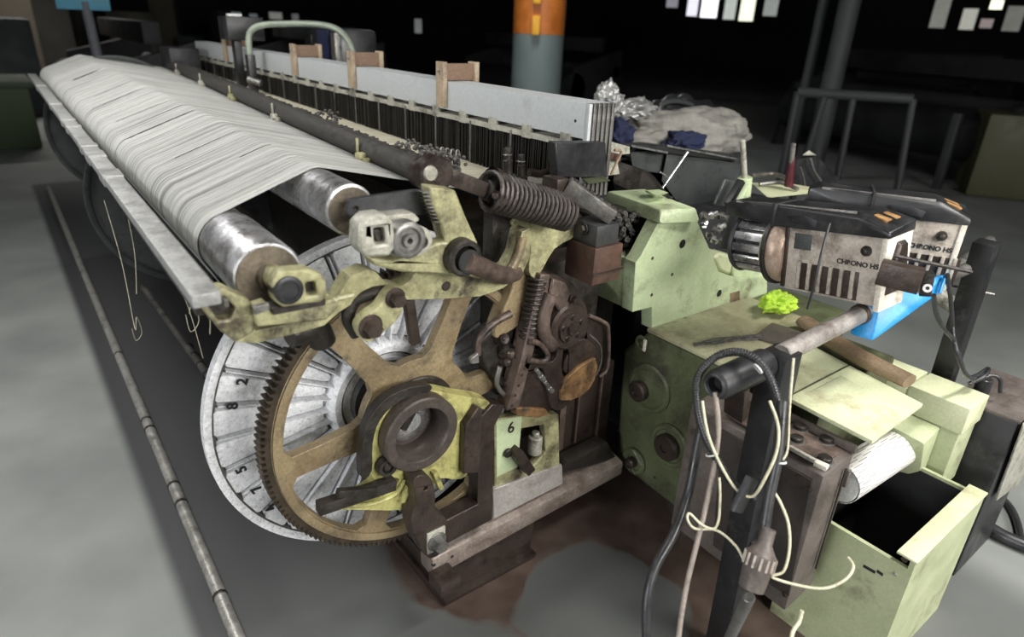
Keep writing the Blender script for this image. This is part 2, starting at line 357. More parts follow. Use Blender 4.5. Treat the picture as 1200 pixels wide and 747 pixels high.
# ------------------------------------------------------------------ floor tube and tube shape standing for a reflection
t = thing('floor_tube', 'long dull steel tube lying on the dark oily floor lane', 'tube')
p0, p1 = Vector((.215, 1.0, .024)), Vector((.245, 7.6, .024))
MB().cyl(p0, p1, .019, n=20).build('tube_body', M['floorpipe'], t)
for s in (.155, .28, .31, .42, .44, .62):
    q = p0.lerp(p1, s*.6); MB().cyl(q, q+Vector((0, .014, 0)), .0215, n=20).build('coupling', M['grease'], t)
t = thing('floor_tube', 'shorter tarnished tube on the dark floor lane under the grey back bar', 'tube')
MB().cyl((.56, 2.2, .02), (.50, 4.4, .02), .018).build('tube_body', M['steel'], t)  # tube shape stands in for a faint reflection on the floor
for k in range(5): MB().cyl((.535+.0, 2.9+k*.12, .02), (.535, 2.92+k*.12, .02), .021).build('coupling', M['grease'], t)  # rings on the tube shape that stands in for the reflection

# ------------------------------------------------------------------ warp beam
AX, AZ = .682, .69
wb = thing('warp_beam', 'empty steel warp beam with silver ribbed numbered flanges behind the big gear', 'warp beam')
def flange(Y, R, name, m, ribs=True, x=AX-.012, z=AZ-.003):
    b = MB()
    b.lathe((x, Y, z), (0, 1, 0), [(0.012, 0), (.012, R-.028), (0, R-.024), (-.006, R-.012), (-.006, R), (.02, R), (.02, 0)], 96)
    # hub rings
    b.lathe((x, Y, z), (0, -1, 0), [(-.012, .155), (.02, .15), (.026, .142), (.026, .128), (.012, .122), (.012, .105), (.04, .10), (.04, 0)], 64)
    f = b.build(name, M['groove'] if ribs else m, wb)
    if ribs:
        b = MB(); b.lathe((x, Y-.0005, z), (0, -1, 0), [(.0, R-.022), (.001, R-.020), (.007, R-.012), (.007, R+.001), (-.02, R+.001)], 96); b.lathe((x, Y, z), (0, -1, 0), [(-.012, .163), (.021, .156), (.028, .148), (.028, .132), (.014, .126), (.014, .118), (.020, .112), (.020, .104), (0, .10)], 64); b.build('bright_rings', m, f)
    if ribs:
        g = MB(); n = 30
        for k in range(n):
            a = 2*PI*(k+.4)/n; o = Vector((x, Y, z)); pts = []
            U = lambda t: Vector((math.cos(a+t), 0, math.sin(a+t)))
            for rr, hw in ((.182, .0105), (.170, .006), (.300, .0205), (R-.028, .0335), (R-.022, .028)):
                t = hw/rr
                for sg in (-1, 1): pts += [o+U(sg*t)*rr+YN*.002, o+U(sg*(t+.004/rr))*rr+YN*-.013]
            g.hull(pts, .0015)
        g.build('raised_pads', m, f)
        r = MB()
        for k in range(n):
            a = 2*PI*(k+.9)/n; c, s_ = math.cos(a), math.sin(a); u = Vector((c, 0, s_)); w = Vector((-s_, 0, c)); o = Vector((x, Y, z)); pts = []
            for rr, h in ((.155, .018), (.20, .007), (R-.03, .003)):
                for sg in (-1, 1): pts += [o+u*rr+w*sg*.0016+YN*h, o+u*rr+w*sg*.003+YN*-.013]
            r.hull(pts)
        r.build('ribs', m, f)
    return f
fn = flange(1.40, .454, 'near_flange', M['silver'])
for (a, ch, r_) in ((157, '2', .385), (166, '8', .395), (-168, '5', .395), (-157, '7', .39), (-146, '4', .40)):
    c, s = math.cos(math.radians(a)), math.sin(math.radians(a))
    text(.001, 'flange_number', ch, .034, frame((AX-.012+c*r_, 1.386, AZ-.003+s*r_), (s, 0, -c), (c, 0, s)), M['ink'], fn, .0015)
flange(3.35, .43, 'middle_flange', M['cover'], False, .655, .812); flange(5.0, .44, 'far_flange', M['cover'], False, .656, .905)
MB().cyl((AX, 1.42, AZ), (AX-.02, 5.0, AZ+.2), .12, n=40).build('beam_barrel', M['steel'], wb)

# ------------------------------------------------------------------ beam gear
gr = thing('beam_gear', 'large spoked yellow rusty gear wheel with dark teeth in front of the flange', 'gear')
GX, GZ, GY, GR = .692, .695, 1.25, .396
NT = 150; outer = []
for k in range(NT):
    for t_, r_ in ((0, GR-.012), (.25, GR-.011), (.42, GR), (.62, GR), (.8, GR-.011)):
        a = 2*PI*(k+t_)/NT; outer.append((r_*math.cos(a), r_*math.sin(a)))
inner = [((GR-.026)*math.cos(2*PI*k/90), (GR-.026)*math.sin(2*PI*k/90)) for k in range(90)]
gmp = lambda a, b: Vector((GX+a, GY, GZ+b))
MB().plate(outer, [inner], gmp, .042, (0, 1, 0)).build('toothed_rim', M['teeth'], gr)
sp = [126, 66, 6, -54, -114, -174]
holes = []
for i in range(6):
    a1, a0 = sp[i], sp[(i+1) % 6]
    if a0 > a1: a0 -= 360
    R1, R2 = .345, .155; pts = []
    g1 = math.degrees(.034/R1); g2 = math.degrees(.034/R2)
    for k in range(9): a = a0+g1+3+(a1-a0-2*g1-6)*k/8; pts.append((R1, a))
    pts.append((R1-.018, a1-g1+.5)); pts.append((.25, a1-math.degrees(.030/.25)))
    pts.append((R2+.02, a1-g2+1))
    for k in range(5): a = a1-g2-5-(a1-a0-2*g2-10)*k/4; pts.append((R2, a))
    pts.append((R2+.02, a0+g2-1)); pts.append((.25, a0+math.degrees(.030/.25))); pts.append((R1-.018, a0+g1-.5))
    holes.append([(r*math.cos(math.radians(a)), r*math.sin(math.radians(a))) for r, a in pts])
web_out = [((GR-.024)*math.cos(2*PI*k/90), (GR-.024)*math.sin(2*PI*k/90)) for k in range(90)]
gmp2 = lambda a, b: Vector((GX+a, GY-.002, GZ+b))
MB().plate(web_out, holes, gmp2, .028, (0, 1, 0)).build('spoked_web', M['gear'], gr, bevel=.005)
MB().lathe((GX, GY+.02, GZ), (0, -1, 0), [(0, .105), (.026, .104), (.03, .10), (.03, .09), (.03, .0)], 64).build('gear_hub', M['grease'], gr)
b = MB(); b.lathe((GX, GY-.003, GZ), (0, 1, 0), [(-.004, GR-.026), (-.006, GR-.034), (-.004, GR-.046), (.004, GR-.048), (.004, GR-.024)], 96); b.build('rim_lip', M['gear'], gr)

# ------------------------------------------------------------------ bearing housing in front of the gear
bh = thing('bearing_housing', 'bright yellow cast bearing housing with a thick dark ring in front of the gear', 'bearing')
YB = 1.19
out = smooth2([(428, 545), (432, 510), (448, 480), (472, 463), (505, 458), (540, 464), (572, 470), (572, 484), (556, 500), (552, 545), (540, 562), (512, 562), (500, 590), (470, 598), (425, 598), (390, 597), (420, 588), (440, 572), (436, 558)], 3)
MB().pY(out, YB, .045, [(488, 505, .080), smooth2([(408, 588), (432, 578), (455, 561), (468, 563), (452, 580), (425, 591)], 3)]).build('housing_casting', M['yellowb'], bh, bevel=.004)
out2 = smooth2([(424, 560), (428, 505), (448, 472), (476, 456), (505, 452), (500, 462), (470, 470), (446, 492), (437, 520), (436, 552)], 3)
MB().pY(out2, YB-.012, .03).build('black_shoe', M['grease'], bh, bevel=.003)
c = aY(495, 510, 1.155)
b = MB(); b.lathe(c, (0, -1, 0), [(-.05, .101), (0, .1), (.004, .096), (.004, .074), (0, .071), (-.075, .068), (-.075, .0)], 64); b.build('bearing_ring', M['ring'], bh)
b = MB(); b.lathe(c+Vector((-.002, .062, .010)), (0, -1, 0), [(-.02, .058), (0, .058), (.004, .054), (.008, .03), (.014, .026), (.014, 0)], 40); b.build('shaft_end', M['bright'], bh)
b = MB(); b.box(c+Vector((-.012, .048, .022)), (.018, .012, .055), Matrix.Rotation(.6, 3, 'Y'), .002); b.build('shaft_key', M['grease'], bh)
for x, y in ((565, 482), (562, 497), (558, 511), (549, 529), (521, 477)):
    q = aY(x, y, YB); MB().cyl(q+YN*.002, q+YN*-.01, .006, n=14).build('screw', M['ink'], bh)
b = MB(); b.bar(aY(508, 552, YB-.008), aY(516, 572, YB-.008), .014, .02, .003, (0, -1, 0)); b.bar(aY(483, 556, YB-.008), aY(470, 588, YB-.008), .014, .02, .003, (0, -1, 0)); b.tube([aY(400, 592, YB-.004), aY(430, 592, YB-.004), aY(462, 580, YB-.004), aY(474, 562, YB-.004)], .006, 8, 4); b.build('housing_ribs', M['yellowb'], bh)
q = aY(451, 544, YB-.005); b = MB(); b.lathe(q, (0, -1, 0), [(0, .026), (.02, .024), (.02, .016), (.0, .014)], 28); b.cyl(q+YN*.002, q+YN*.018, .011); b.build('clamp_nut', M['grease'], bh)
b = MB(); b.bar(aY(462, 566, YB-.02), aY(372, 596, YB-.02), .03, .028, .003, (0, -1, 0)); b.bar(aY(440, 574, YB-.03), aY(395, 578, YB-.03), .018, .018, .003, (0, -1, 0)); b.build('brake_lever', M['grease'], bh)

# ------------------------------------------------------------------ loom side frame
lm = thing('loom_side_frame', 'rusty cast side frame of the loom on a long foot beam with wedge pad', 'loom frame')
# foot beam
b = MB(); 
A0, A1 = Vector((.70, 1.235, .205)), Vector((1.46, 1.235, .235))
b.hull([(.70, 1.20, .165), (.70, 1.27, .165), (.70, 1.20, .235), (.70, 1.27, .25), (1.46, 1.20, .20), (1.46, 1.27, .20), (1.46, 1.20, .25), (1.46, 1.27, .27)], .006)
b.build('foot_beam', M['beamfoot'], lm)
b = MB(); b.hull([(.75, 1.222, 0), (1.10, 1.222, 0), (.745, 1.54, 0), (1.10, 1.54, 0), (.75, 1.21, .03), (1.10, 1.21, .03), (.745, 1.54, .03), (1.10, 1.54, .03)], .004); b.build('base_plate', M['brown'], lm)
b = MB(); b.hull([(.72, 1.23, .168), (1.10, 1.23, .185), (.72, 1.52, .168), (1.10, 1.52, .185), (.76, 1.235, .03), (1.09, 1.235, .03), (.76, 1.5, .03), (1.09, 1.5, .03)], .003); b.build('wedge_pad', M['brown'], lm)
for x, y in ((509, 663), (530, 653)): q = aY(x, y, 1.199); MB().cyl(q, q+YN*-.01, .006, n=12).build('beam_hole', M['ink'], lm)
# white plate, column, L bracket
MB().pY([(578, 574), (659, 545), (660, 567), (578, 609)], 1.205, .03).build('white_plate', M['footplate'], lm, bevel=.003)
MB().pY([(561, 492), (577, 474), (592, 476), (580, 500), (577, 610), (520, 640), (520, 612), (560, 592)], 1.18, .05).build('bracket_column', M['brown'], lm, bevel=.004)
MB().pY([(545, 500), (560, 478), (566, 480), (562, 555), (543, 556)], 1.165, .025).build('guard_plate', M['brown'], lm, bevel=.003)
# green/yellow window casting
cas = MB().pY([(580, 492), (628, 484), (655, 486), (656, 545), (580, 574)], 1.213, .028, [[(611, 503), (638, 498), (640, 530), (616, 556), (606, 550)]]).build('window_casting', M['yellow'], lm, bevel=.004)
MB().pY([(582, 494), (612, 488), (607, 548), (582, 560)], 1.211, .004).build('green_patch', M['green'], lm, bevel=.002)
text(.0004, 'painted_number', '6', .05, frame(aY(599, 502, 1.2095), (1, 0, 0), (0, 0, 1)), M['grease'], cas, .0008)
b = MB(); q = aY(594, 530, 1.210); b.cyl(q, q+YN*.012, .014); b.build('screw', M['grease'], lm)
b = MB(); b.bar(aY(603, 528, 1.195), aY(618, 550, 1.195), .03, .05, .005, (0, -1, 0)); b.build('catch_lever', M['brown'], lm)
b = MB(); q = aY(627, 521, 1.236); b.cyl(q+Vector((0, 0, -.03)), q+Vector((0, 0, .03)), .022); b.cyl(q+Vector((0, 0, .03)), q+Vector((0, 0, .045)), .012); b.build('plunger', M['plate'], lm)
# back panels
b = MB(); b.bb((1.20, 1.30, .27), (1.47, 1.36, .60), .006); b.build('web_panel', M['brown'], lm)
b = MB(); b.bb((1.20, 1.26, .36), (1.225, 1.30, .60), .003); b.bb((1.30, 1.285, .34), (1.308, 1.30, .62), .003); b.bb((1.40, 1.285, .30), (1.408, 1.30, .60), .003); b.build('web_rib', M['brownl'], lm)
b = MB(); b.hull([(1.18, 1.23, .30), (1.46, 1.23, .245), (1.22, 1.23, .335), (1.40, 1.23, .34), (1.18, 1.28, .30), (1.46, 1.28, .24), (1.22, 1.28, .335), (1.40, 1.28, .34)], .004); b.build('frame_gusset', M['grease'], lm)
# front bracket lever with bolt
brk = smooth2([(485, 565), (494, 557), (506, 562), (510, 580), (511, 598), (524, 610), (524, 640), (503, 655), (486, 630), (482, 610), (487, 590)], 3)
MB().pY(brk, 1.135, .05, [(499, 573, .006)]).build('gear_bracket', M['brown'], lm, bevel=.004)
MB().pY([(501, 627), (522, 617), (522, 640), (501, 651)], 1.13, .006).build('square_washer', M['plate'], lm, bevel=.001)
bolt(aY(512, 635, 1.13), (0, -1, 0), .019, 'hex_bolt', M['steel'], lm, .028)
MB().bb((.685, 1.13, .16), (.75, 1.20, .20), .004).build('bracket_foot', M['brown'], lm)
# loom body running behind (dark)
MB().bb((1.02, 1.75, .25), (1.16, 5.0, 1.02), .01).build('rear_cross_girder', M['grease'], lm)
MB().bb((.95, 1.42, .25), (1.16, 1.75, 1.10), .01).build('side_wall', M['grease'], lm)
MB().bb((.60, 5.15, .03), (1.9, 5.3, 1.15), .01).build('far_side_wall', M['dark'], lm)
MB().bb((1.16, 1.45, .30), (1.6, 1.62, 1.02), .01).build('inner_wall', M['grease'], lm)
# upright yellow casting behind the spring
b = MB(); b.pY(smooth2([(600, 262), (618, 250), (664, 244), (684, 256), (676, 276), (650, 292), (630, 325), (620, 318), (622, 290), (612, 275)], 3), 1.19, .06); b.build('spring_bracket', M['yellow'], lm, bevel=.006)
b = MB(); b.pY(smooth2([(594, 262), (604, 264), (612, 280), (624, 300), (628, 330), (618, 372), (596, 390), (580, 396), (590, 365), (600, 340), (602, 310)], 3), 1.215, .05); b.build('web_casting', M['gear'], lm, bevel=.008)

# ------------------------------------------------------------------ levers
YL = 1.11
t = thing('lower_lever', 'long curved yellow green lever casting under the rollers ending at a shaft', 'lever')
low = [(263, 385), (268, 372), (300, 388), (345, 378), (383, 366), (396, 348), (411, 324), (429, 316), (440, 318)]
arc = [(440+ (466-440)*0, 318)]
low += [(447, 326), (456, 334), (470, 336), (482, 328), (488, 318), (526, 322), (560, 327), (586, 322), (598, 312), (606, 297), (612, 272), (620, 268), (622, 300), (612, 322), (590, 338), (562, 348), (515, 351), (460, 352), (440, 349), (420, 352), (398, 366), (380, 382), (345, 392), (300, 403), (275, 401)]
MB().pY(low, YL, .045, [(523, 336, .011)]).build('lever_casting', M['yellow'], t, bevel=.006)
q = aY(523, 336, YL-.002); MB().cyl(q, q+Vector((0, .03, 0)), .0105).build('pivot_pin', M['brown'], t)
b = MB(); b.tube([aY(545, 305, YL-.06), aY(565, 314, YL-.05), aY(590, 323, YL-.02), aY(604, 320, YL+.01)], lambda s: .023-.004*s, 20, 4); b.build('cross_shaft', M['brownl'], t)
b = MB(); b.tube([aY(575, 326, YL-.005), aY(596, 318, YL-.005), aY(606, 300, YL-.002), aY(612, 278, YL)], .012, 10, 4); b.build('curved_lip', M['gear'], t)
b = MB(); b.tube([aY(375, 366, YL-.01), aY(392, 352, YL-.01), aY(405, 348, YL-.01), aY(414, 346, YL-.01)], .006, 8, 4); b.build('slot_edge', M['yellow'], t)

t = thing('upper_lever', 'upper yellow green lever with white roller clamp, black bushing and toothed arm', 'lever')
YU = 1.07
up = [(432, 302), (456, 306), (480, 300), (512, 285), (522, 284), (516, 262), (507, 236), (504, 219), (534, 223), (548, 258), (560, 284), (562, 310), (545, 322), (520, 321), (470, 319), (440, 312)]
MB().pY(up, YU, .04).build('lever_casting', M['yellow'], t, bevel=.006)
b = MB()
for k in range(9):
    x = 501+k*1.7; y = 226+k*4.3
    b.hull([aY(x, y, YU)+Vector((-.008, .006, 0)), aY(x, y, YU)+Vector((-.008, .03, 0)), aY(x+4, y-2.2, YU+.004), aY(x+5, y+2.2, YU+.004), aY(x+4, y-2.2, YU+.034), aY(x+5, y+2.2, YU+.034)])
b.build('ratchet_teeth', M['steel'], t)
MB().pY([(421, 264), (431, 254), (452, 251), (462, 261), (464, 290), (457, 301), (429, 302), (420, 291)], YU-.045, .045, [[(438, 268), (452, 266), (454, 286), (440, 288)]]).build('roller_clamp', M['plate'], t, bevel=.006)
MB().pY([(436, 270), (447, 268), (456, 288), (444, 290)], YU-.025, .02).build('clamp_slot_block', M['grease'], t, bevel=.003)
MB().pY(smooth2([(455, 270), (478, 262), (500, 268), (507, 282), (500, 296), (478, 302), (455, 296)], 3), YU-.03, .04, [(495, 285, .013)]).build('hub_plate', M['plate'], t, bevel=.004)
c = aY(477, 281, YU-.035); MB().lathe(c, (0, -1, 0), [(-.02, .036), (.008, .035), (.011, .031), (.011, .025), (.003, .022), (.003, .014), (.012, .012), (.012, .006), (-.004, .005), (-.004, 0)], 36).build('adjuster_hub', M['steel'], t)
MB().pY([(448, 254), (486, 250), (493, 258), (478, 268), (462, 262)], YU+.01, .05).build('clamp_arm', M['plate'], t, bevel=.004)
c = aY(541, 301, YU-.01); b = MB(); b.lathe(c, (0, -1, 0), [(-.04, .040), (.014, .039), (.018, .035), (.018, .028), (-.01, .027)], 40); b.build('bushing', M['grease'], t)
b = MB(); b.cyl(c+Vector((.008, -.02, -.008)), c+Vector((.01, .05, -.01)), .026); b.build('bushing_core', M['ink'], t)
# foreground bare roller clamp
t = thing('roller_bearing_block', 'pale cast bearing block on a slide holding the front roller shaft', 'bearing')
YC = 1.03
MB().pY([(320, 330), (330, 319), (362, 316), (377, 322), (383, 332), (383, 350), (376, 355), (332, 361), (322, 354)], YC, .035, [[(358, 332), (370, 330), (373, 346), (360, 348)]]).build('block_casting', M['yellow'], t, bevel=.005)
MB().pY([(356, 330), (372, 328), (374, 348), (358, 350)], YC+.02, .012).build('pocket_floor', M['grease'], t)
c = aY(338, 340, YC); MB().lathe(c, (0, -1, 0), [(-.03, .025), (.004, .025), (.006, .022), (.006, .017), (.003, .016), (.003, 0)], 32).build('bore_plug', M['dark'], t)
MB().cyl(aY(316, 321, 1.12), aY(335, 334, 1.04), .021).build('shaft_collar', M['yellow'], t)
MB().pY([(318, 362), (382, 350), (382, 358), (320, 370)], YC+.002, .035).build('block_shim', M['grease'], t, bevel=.003)
MB().pY([(300, 362), (316, 357), (318, 367), (370, 358), (392, 350), (398, 360), (383, 376), (302, 384)], YC+.01, .04).build('slide_rail', M['yellow'], t, bevel=.004)
b = MB(); b.pY([(297, 360), (316, 356), (316, 364), (299, 370)], YC-.003, .012); b.build('clip', M['steel'], t, bevel=.002)
# small crank lever
t = thing('crank_link', 'short yellow crank link with two bolts hanging over the gear top', 'lever')
MB().pY(smooth2([(454, 346), (464, 338), (474, 344), (474, 354), (468, 372), (452, 388), (430, 402), (420, 386), (428, 372), (444, 360)], 3), 1.06, .03).build('link_plate', M['yellow'], t, bevel=.005)
bolt(aY(463, 349, 1.058), (0, -1, 0), .014, 'pivot_bolt', M['brown'], t, .024); bolt(aY(434, 383, 1.058), (0, -1, 0), .017, 'pivot_bolt', M['brown'], t, .024)
b = MB(); b.tube([aY(455, 342, 1.10), aY(436, 344, 1.11), (aY(416, 352, 1.12)), aY(408, 372, 1.12), aY(418, 392, 1.12)], .014, 12, 4); b.build('rear_arm', M['grease'], t)
b = MB(); b.bar(aY(478, 350, 1.13), aY(486, 402, 1.14), .022, .02, .003, (0, -1, 0)); b.build('hanger', M['brown'], t)
b = MB(); b.tube([aY(338, 392, 1.17), aY(368, 384, 1.18), aY(378, 400, 1.19)], .028, 14, 4); b.build('black_bush', M['grease'], t)
t = single(MB().pY(smooth2([(408, 246), (411, 236), (420, 233), (460, 227), (497, 223), (514, 232), (520, 250), (500, 252), (460, 251), (425, 256), (411, 254)], 3), 1.12, .014, [(417, 245, .006)]).build('link_plate', M['link'], None, bevel=.002), 'smooth charcoal link plate pointing from the upper roller to the spring arm', 'link plate')

# ------------------------------------------------------------------ rollers
t = thing('back_roller', 'scratched steel back roller with brown end and warp yarn wrapped over it', 'roller')
c0 = Vector((.323, 1.115, 1.180)); c1 = Vector((.332, 5.2, 1.206))
MB().lathe(c0, c1-c0, [(.0, 0), (0, .05), (.002, .060), (.008, .063), (.222, .063), (.222, .058), (4.08, .058), (4.08, 0)], 48).build('steel_shell', M['roller'], t)
MB().lathe(c0-Vector((0, .002, 0)), (0, -1, 0), [(-.01, .056), (.001, .056), (.001, .024), (.018, .022), (.018, 0)], 40).build('end_disc', M['endcap'], t)
t = thing('guide_roller', 'polished guide roller with dark brown end above the back roller', 'roller')
d0 = Vector((.512, 1.175, 1.262)); d1 = Vector((.500, 5.2, 1.285))
MB().lathe(d0, d1-d0, [(0, 0), (0, .044), (.004, .051), (4.03, .051), (4.03, 0)], 48).build('steel_shell', M['roller'], t)
MB().lathe(d0-Vector((0, .001, 0)), (0, -1, 0), [(-.01, .046), (.002, .046), (.002, .02), (.0, .0)], 40).build('end_disc', M['endcap'], t)

# ------------------------------------------------------------------ warp sheet of ribbons
def sheet(name, prof_near, prof_far, Y0, Y1, m, wid, gaps, jit, label, cat):
    bm = bmesh.new(); y = Y0; rnd = random.Random(3)
    while y < Y1:
        w = wid*(.6+rnd.random()*.9)*(1+.25*(y-Y0)); y2 = min(y+w, Y1); f = (y-Y0)/(Y1-Y0)
        gap = next((g for g in gaps if g[0] < y < g[1]), None)
        dz = rnd.uniform(-jit, jit); edge = .0003+.0008*(rnd.random() < .12)
        P = [a.lerp(b, f) for a, b in zip(prof_near, prof_far)]
        prev = None
        for i, p in enumerate(P):
            s = i/(len(P)-1)
            if gap and gap[2] < s < gap[3]: prev = None; continue
            o = dz*(.4+.6*math.sin(PI*s))
            a = bm.verts.new((p.x, y+edge, p.z+o)); b_ = bm.verts.new((p.x, y2-edge, p.z+o*.6))
            if prev: bm.faces.new((prev[0], prev[1], b_, a))
            prev = (a, b_)
        y = y2
    bmesh.ops.recalc_face_normals(bm, faces=bm.faces)
    me = bpy.data.meshes.new(name); bm.to_mesh(me); bm.free(); me.materials.append(m)
    for pl in me.polygons: pl.use_smooth = True
    o = bpy.data.objects.new(name, me); COL.objects.link(o)
    so = o.modifiers.new('s', 'SOLIDIFY'); so.thickness = .0012; so.offset = -1
    return setp(o, label, cat, None, 'stuff')
def prof(c, r, d, dr, end):
    P = [Vector((c.x-r*.35, 0, c.z-.10))]
    for k in range(10):
        a = math.radians(200-k*9.2); P.append(Vector((c.x+r*math.cos(a), 0, c.z+r*math.sin(a))))
    g = math.radians(117.5); q = Vector((d.x+dr*math.cos(g), 0, d.z+dr*math.sin(g))); s = P[-1]
    for k in range(1, 8): P.append(s.lerp(q, k/8))
    for a in (117.5, 100, 85, 72): P.append(Vector((d.x+dr*math.cos(math.radians(a)), 0, d.z+dr*math.sin(math.radians(a)))))
    s = P[-1]
    for k in range(1, 7): P.append(s.lerp(Vector(end), k/6))
    return P
pn = prof(c0, .0665, d0, .056, (1.0, 0, 1.205)); pf = prof(c1, .0665, d1, .056, (1.0, 0, 1.26))
gaps = [(1.62, 1.632, .62, .72), (1.86, 1.868, .45, .72), (2.3, 2.312, .4, .68), (2.62, 2.628, .42, .6), (3.05, 3.066, .38, .66), (3.32, 3.33, .45, .62), (4.05, 4.09, .45, .62), (1.44, 1.446, .6, .68), (1.395, 1.40, .4, .62)]
sheet('warp_yarn_sheet', pn, pf, 1.335, 5.15, M['yarn'], .0030, gaps, .0007, 'broad white sheet of warp yarns stretched over the back rollers', 'warp yarn')
e0 = [Vector((1.0+.05*k, 0, 1.205-.004*k)) for k in range(6)]+[Vector((1.32, 0, 1.185)), Vector((1.42, 0, 1.18))]
e1 = [Vector((1.0+.05*k, 0, 1.26-.004*k)) for k in range(6)]+[Vector((1.32, 0, 1.235)), Vector((1.42, 0, 1.23))]
sheet('warp_yarn_sheet', e0, e1, 1.45, 5.1, M['yarn2'], .006, [], .0008, 'cream strip of warp yarns between the drop wires and the harness frames', 'warp yarn')

# ------------------------------------------------------------------ rail
t = thing('back_rail', 'flat grey bar with joints running along the back of the warp', 'bar')
r0, r1 = Vector((.198, 1.02, 1.195)), Vector((.236, 5.35, 1.205))
def onr(s): return r0.lerp(r1, s)
MB().bar(r0, r1, .043, .022, .003).build('bar_body', M['railm'], t)
for s in (.215, .285, .33, .43, .475, .60, .80):
    q = onr(s); MB().bar(q, q+(r1-r0).normalized()*(.05 if s > .3 else .10), .050, .030, .005).build('joint_sleeve', M['railm'], t)
MB().bar(r0+Vector((.032, .02, -.02)), r1+Vector((.032, 0, -.02)), .008, .014, .002).build('edge_strip', M['steel'], t)
MB().bar(r0+Vector((.0, .05, -.03)), r1+Vector((.0, 0, -.03)), .02, .03, .002).build('under_strip', M['grease'], t)
b = MB(); b.pY([(228, 352), (262, 338), (292, 352), (300, 366), (298, 390), (276, 402), (258, 388)], 1.06, .04, [[(243, 358), (262, 347), (278, 362), (270, 374), (256, 376)]]); b.build('end_bracket', M['yellow'], t, bevel=.004)
MB().pY([(236, 352), (262, 340), (282, 360), (268, 380), (246, 376)], 1.085, .02).build('bracket_back', M['grease'], t)
for i, (x, y, x2, y2, dd) in enumerate(((122, 235, 158, 385, 2.2), (150, 255, 160, 345, 2.2), (195, 300, 238, 420, 1.7), (215, 330, 222, 368, 1.5), (236, 355, 246, 392, 1.4))):
    b = MB(); p = dp(x, y, dd); q = dp(x2, y2, dd); m_ = p.lerp(q, .5)+Vector((.008, 0, 0))
    pts = [p, m_, q]
    if i in (0, 3): pts += [q+Vector((.012, 0, .04)), q+Vector((.018, 0, -.02)), q+Vector((-.004, 0, -.045)), q+Vector((-.008, 0, .0))]
    b.tube(pts, .0012, 5, 4); single(b.build('loose_thread', M['cablew']), ['long looped white thread hanging from the middle of the back bar', 'thin white thread beside the long looped one', 'white thread hanging nearest the beam flange', 'knotted thread end below the near end of the bar', 'short thread at the yellow end bracket'][i], 'thread')

# ------------------------------------------------------------------ drop wire tube, droppers, spring arm
t = thing('warp_stop_tube', 'dark round tube with end cap lying across the warp sheet', 'tube')
u0, u1 = Vector((.755, 1.285, 1.287)), Vector((1.00, 5.1, 1.292))
MB().cyl(u0, u1, .030, n=28).build('tube_body', M['drop'], t)
MB().lathe(u0+Vector((0, .02, 0)), (0, -1, 0), [(-.02, .036), (.02, .036), (.024, .032), (.024, .016), (.034, .014), (.034, 0)], 32).build('end_cap', M['brown'], t)
for s, m_ in ((.085, 'yellow'), (.30, 'plate'), (.48, 'yellow'), (.66, 'plate'), (.86, 'plate')):
    q = u0.lerp(u1, s)+Vector((-.036, 0, -.018)); b = MB(); b.box(q, (.028, .03, .036), None, .006); b.cyl(q+Vector((.004, .03, -.01)), q+Vector((.004, .03, .05)), .004); b.box(q+Vector((0, -.03, -.004)), (.02, .018, .024), None, .004)
    b.build('clip', M[m_], t)
t = thing('drop_wire_bars', 'two serrated rows of dark steel drop wires lined with lint behind the dark tube', 'drop wires')
for kx, dx in ((0, .030), (1, .058)):
    b = MB(); rnd = random.Random(kx)
    a0, a1 = u0+Vector((dx, .08, .006-dx*.45)), u1+Vector((dx, 0, .006-dx*.45))
    b.bar(a0, a1, .016, .03, .001)
    n = 300
    for k in range(n):
        q = a0.lerp(a1, (k+rnd.random()*.4)/n); h = .008+rnd.random()*.014
        b.box(q+Vector((rnd.uniform(-.004, .004), 0, .013+h/2)), (.012+rnd.random()*.016, .004+.006*rnd.random(), h), Matrix.Rotation(rnd.uniform(-.3, .3), 3, 'Z'))
    o = b.build('drop_wire_row', M['drop'], t); o['kind'] = 'stuff'
for s, n_, w_ in ((.0, 150, .035), (.04, 60, .03), (.22, 40, .02)):
    b = MB(); rnd = random.Random(5)
    for k in range(n_):
        q = u0.lerp(u1, s+rnd.random()*w_)+Vector((.055+rnd.uniform(-.03, .05), rnd.uniform(0, .02), .012+rnd.uniform(-.012, .02)))
        b.lathe(q-Vector((0, 0, .004)), (rnd.uniform(-1, 1), rnd.uniform(-1, 1), 1), [(0, 0), (.002, .004), (.005, .0055), (.009, .003), (.010, 0)], 6)
    o = b.build('lint_clump', M['lint'], t); o['kind'] = 'stuff'
b = MB()
for k in range(4):
    q = aZ(516+k*6, 203+k*1.2, 1.215); pts = [q+Vector((.0, 0, .0)), q+Vector((0, 0, .055)), q+Vector((.006, .003, .07)), q+Vector((.014, .004, .06)), q+Vector((.012, .004, .0))]
    b.tube(pts, .003, 8, 4)
b.build('wire_loops', M['steel'], t)
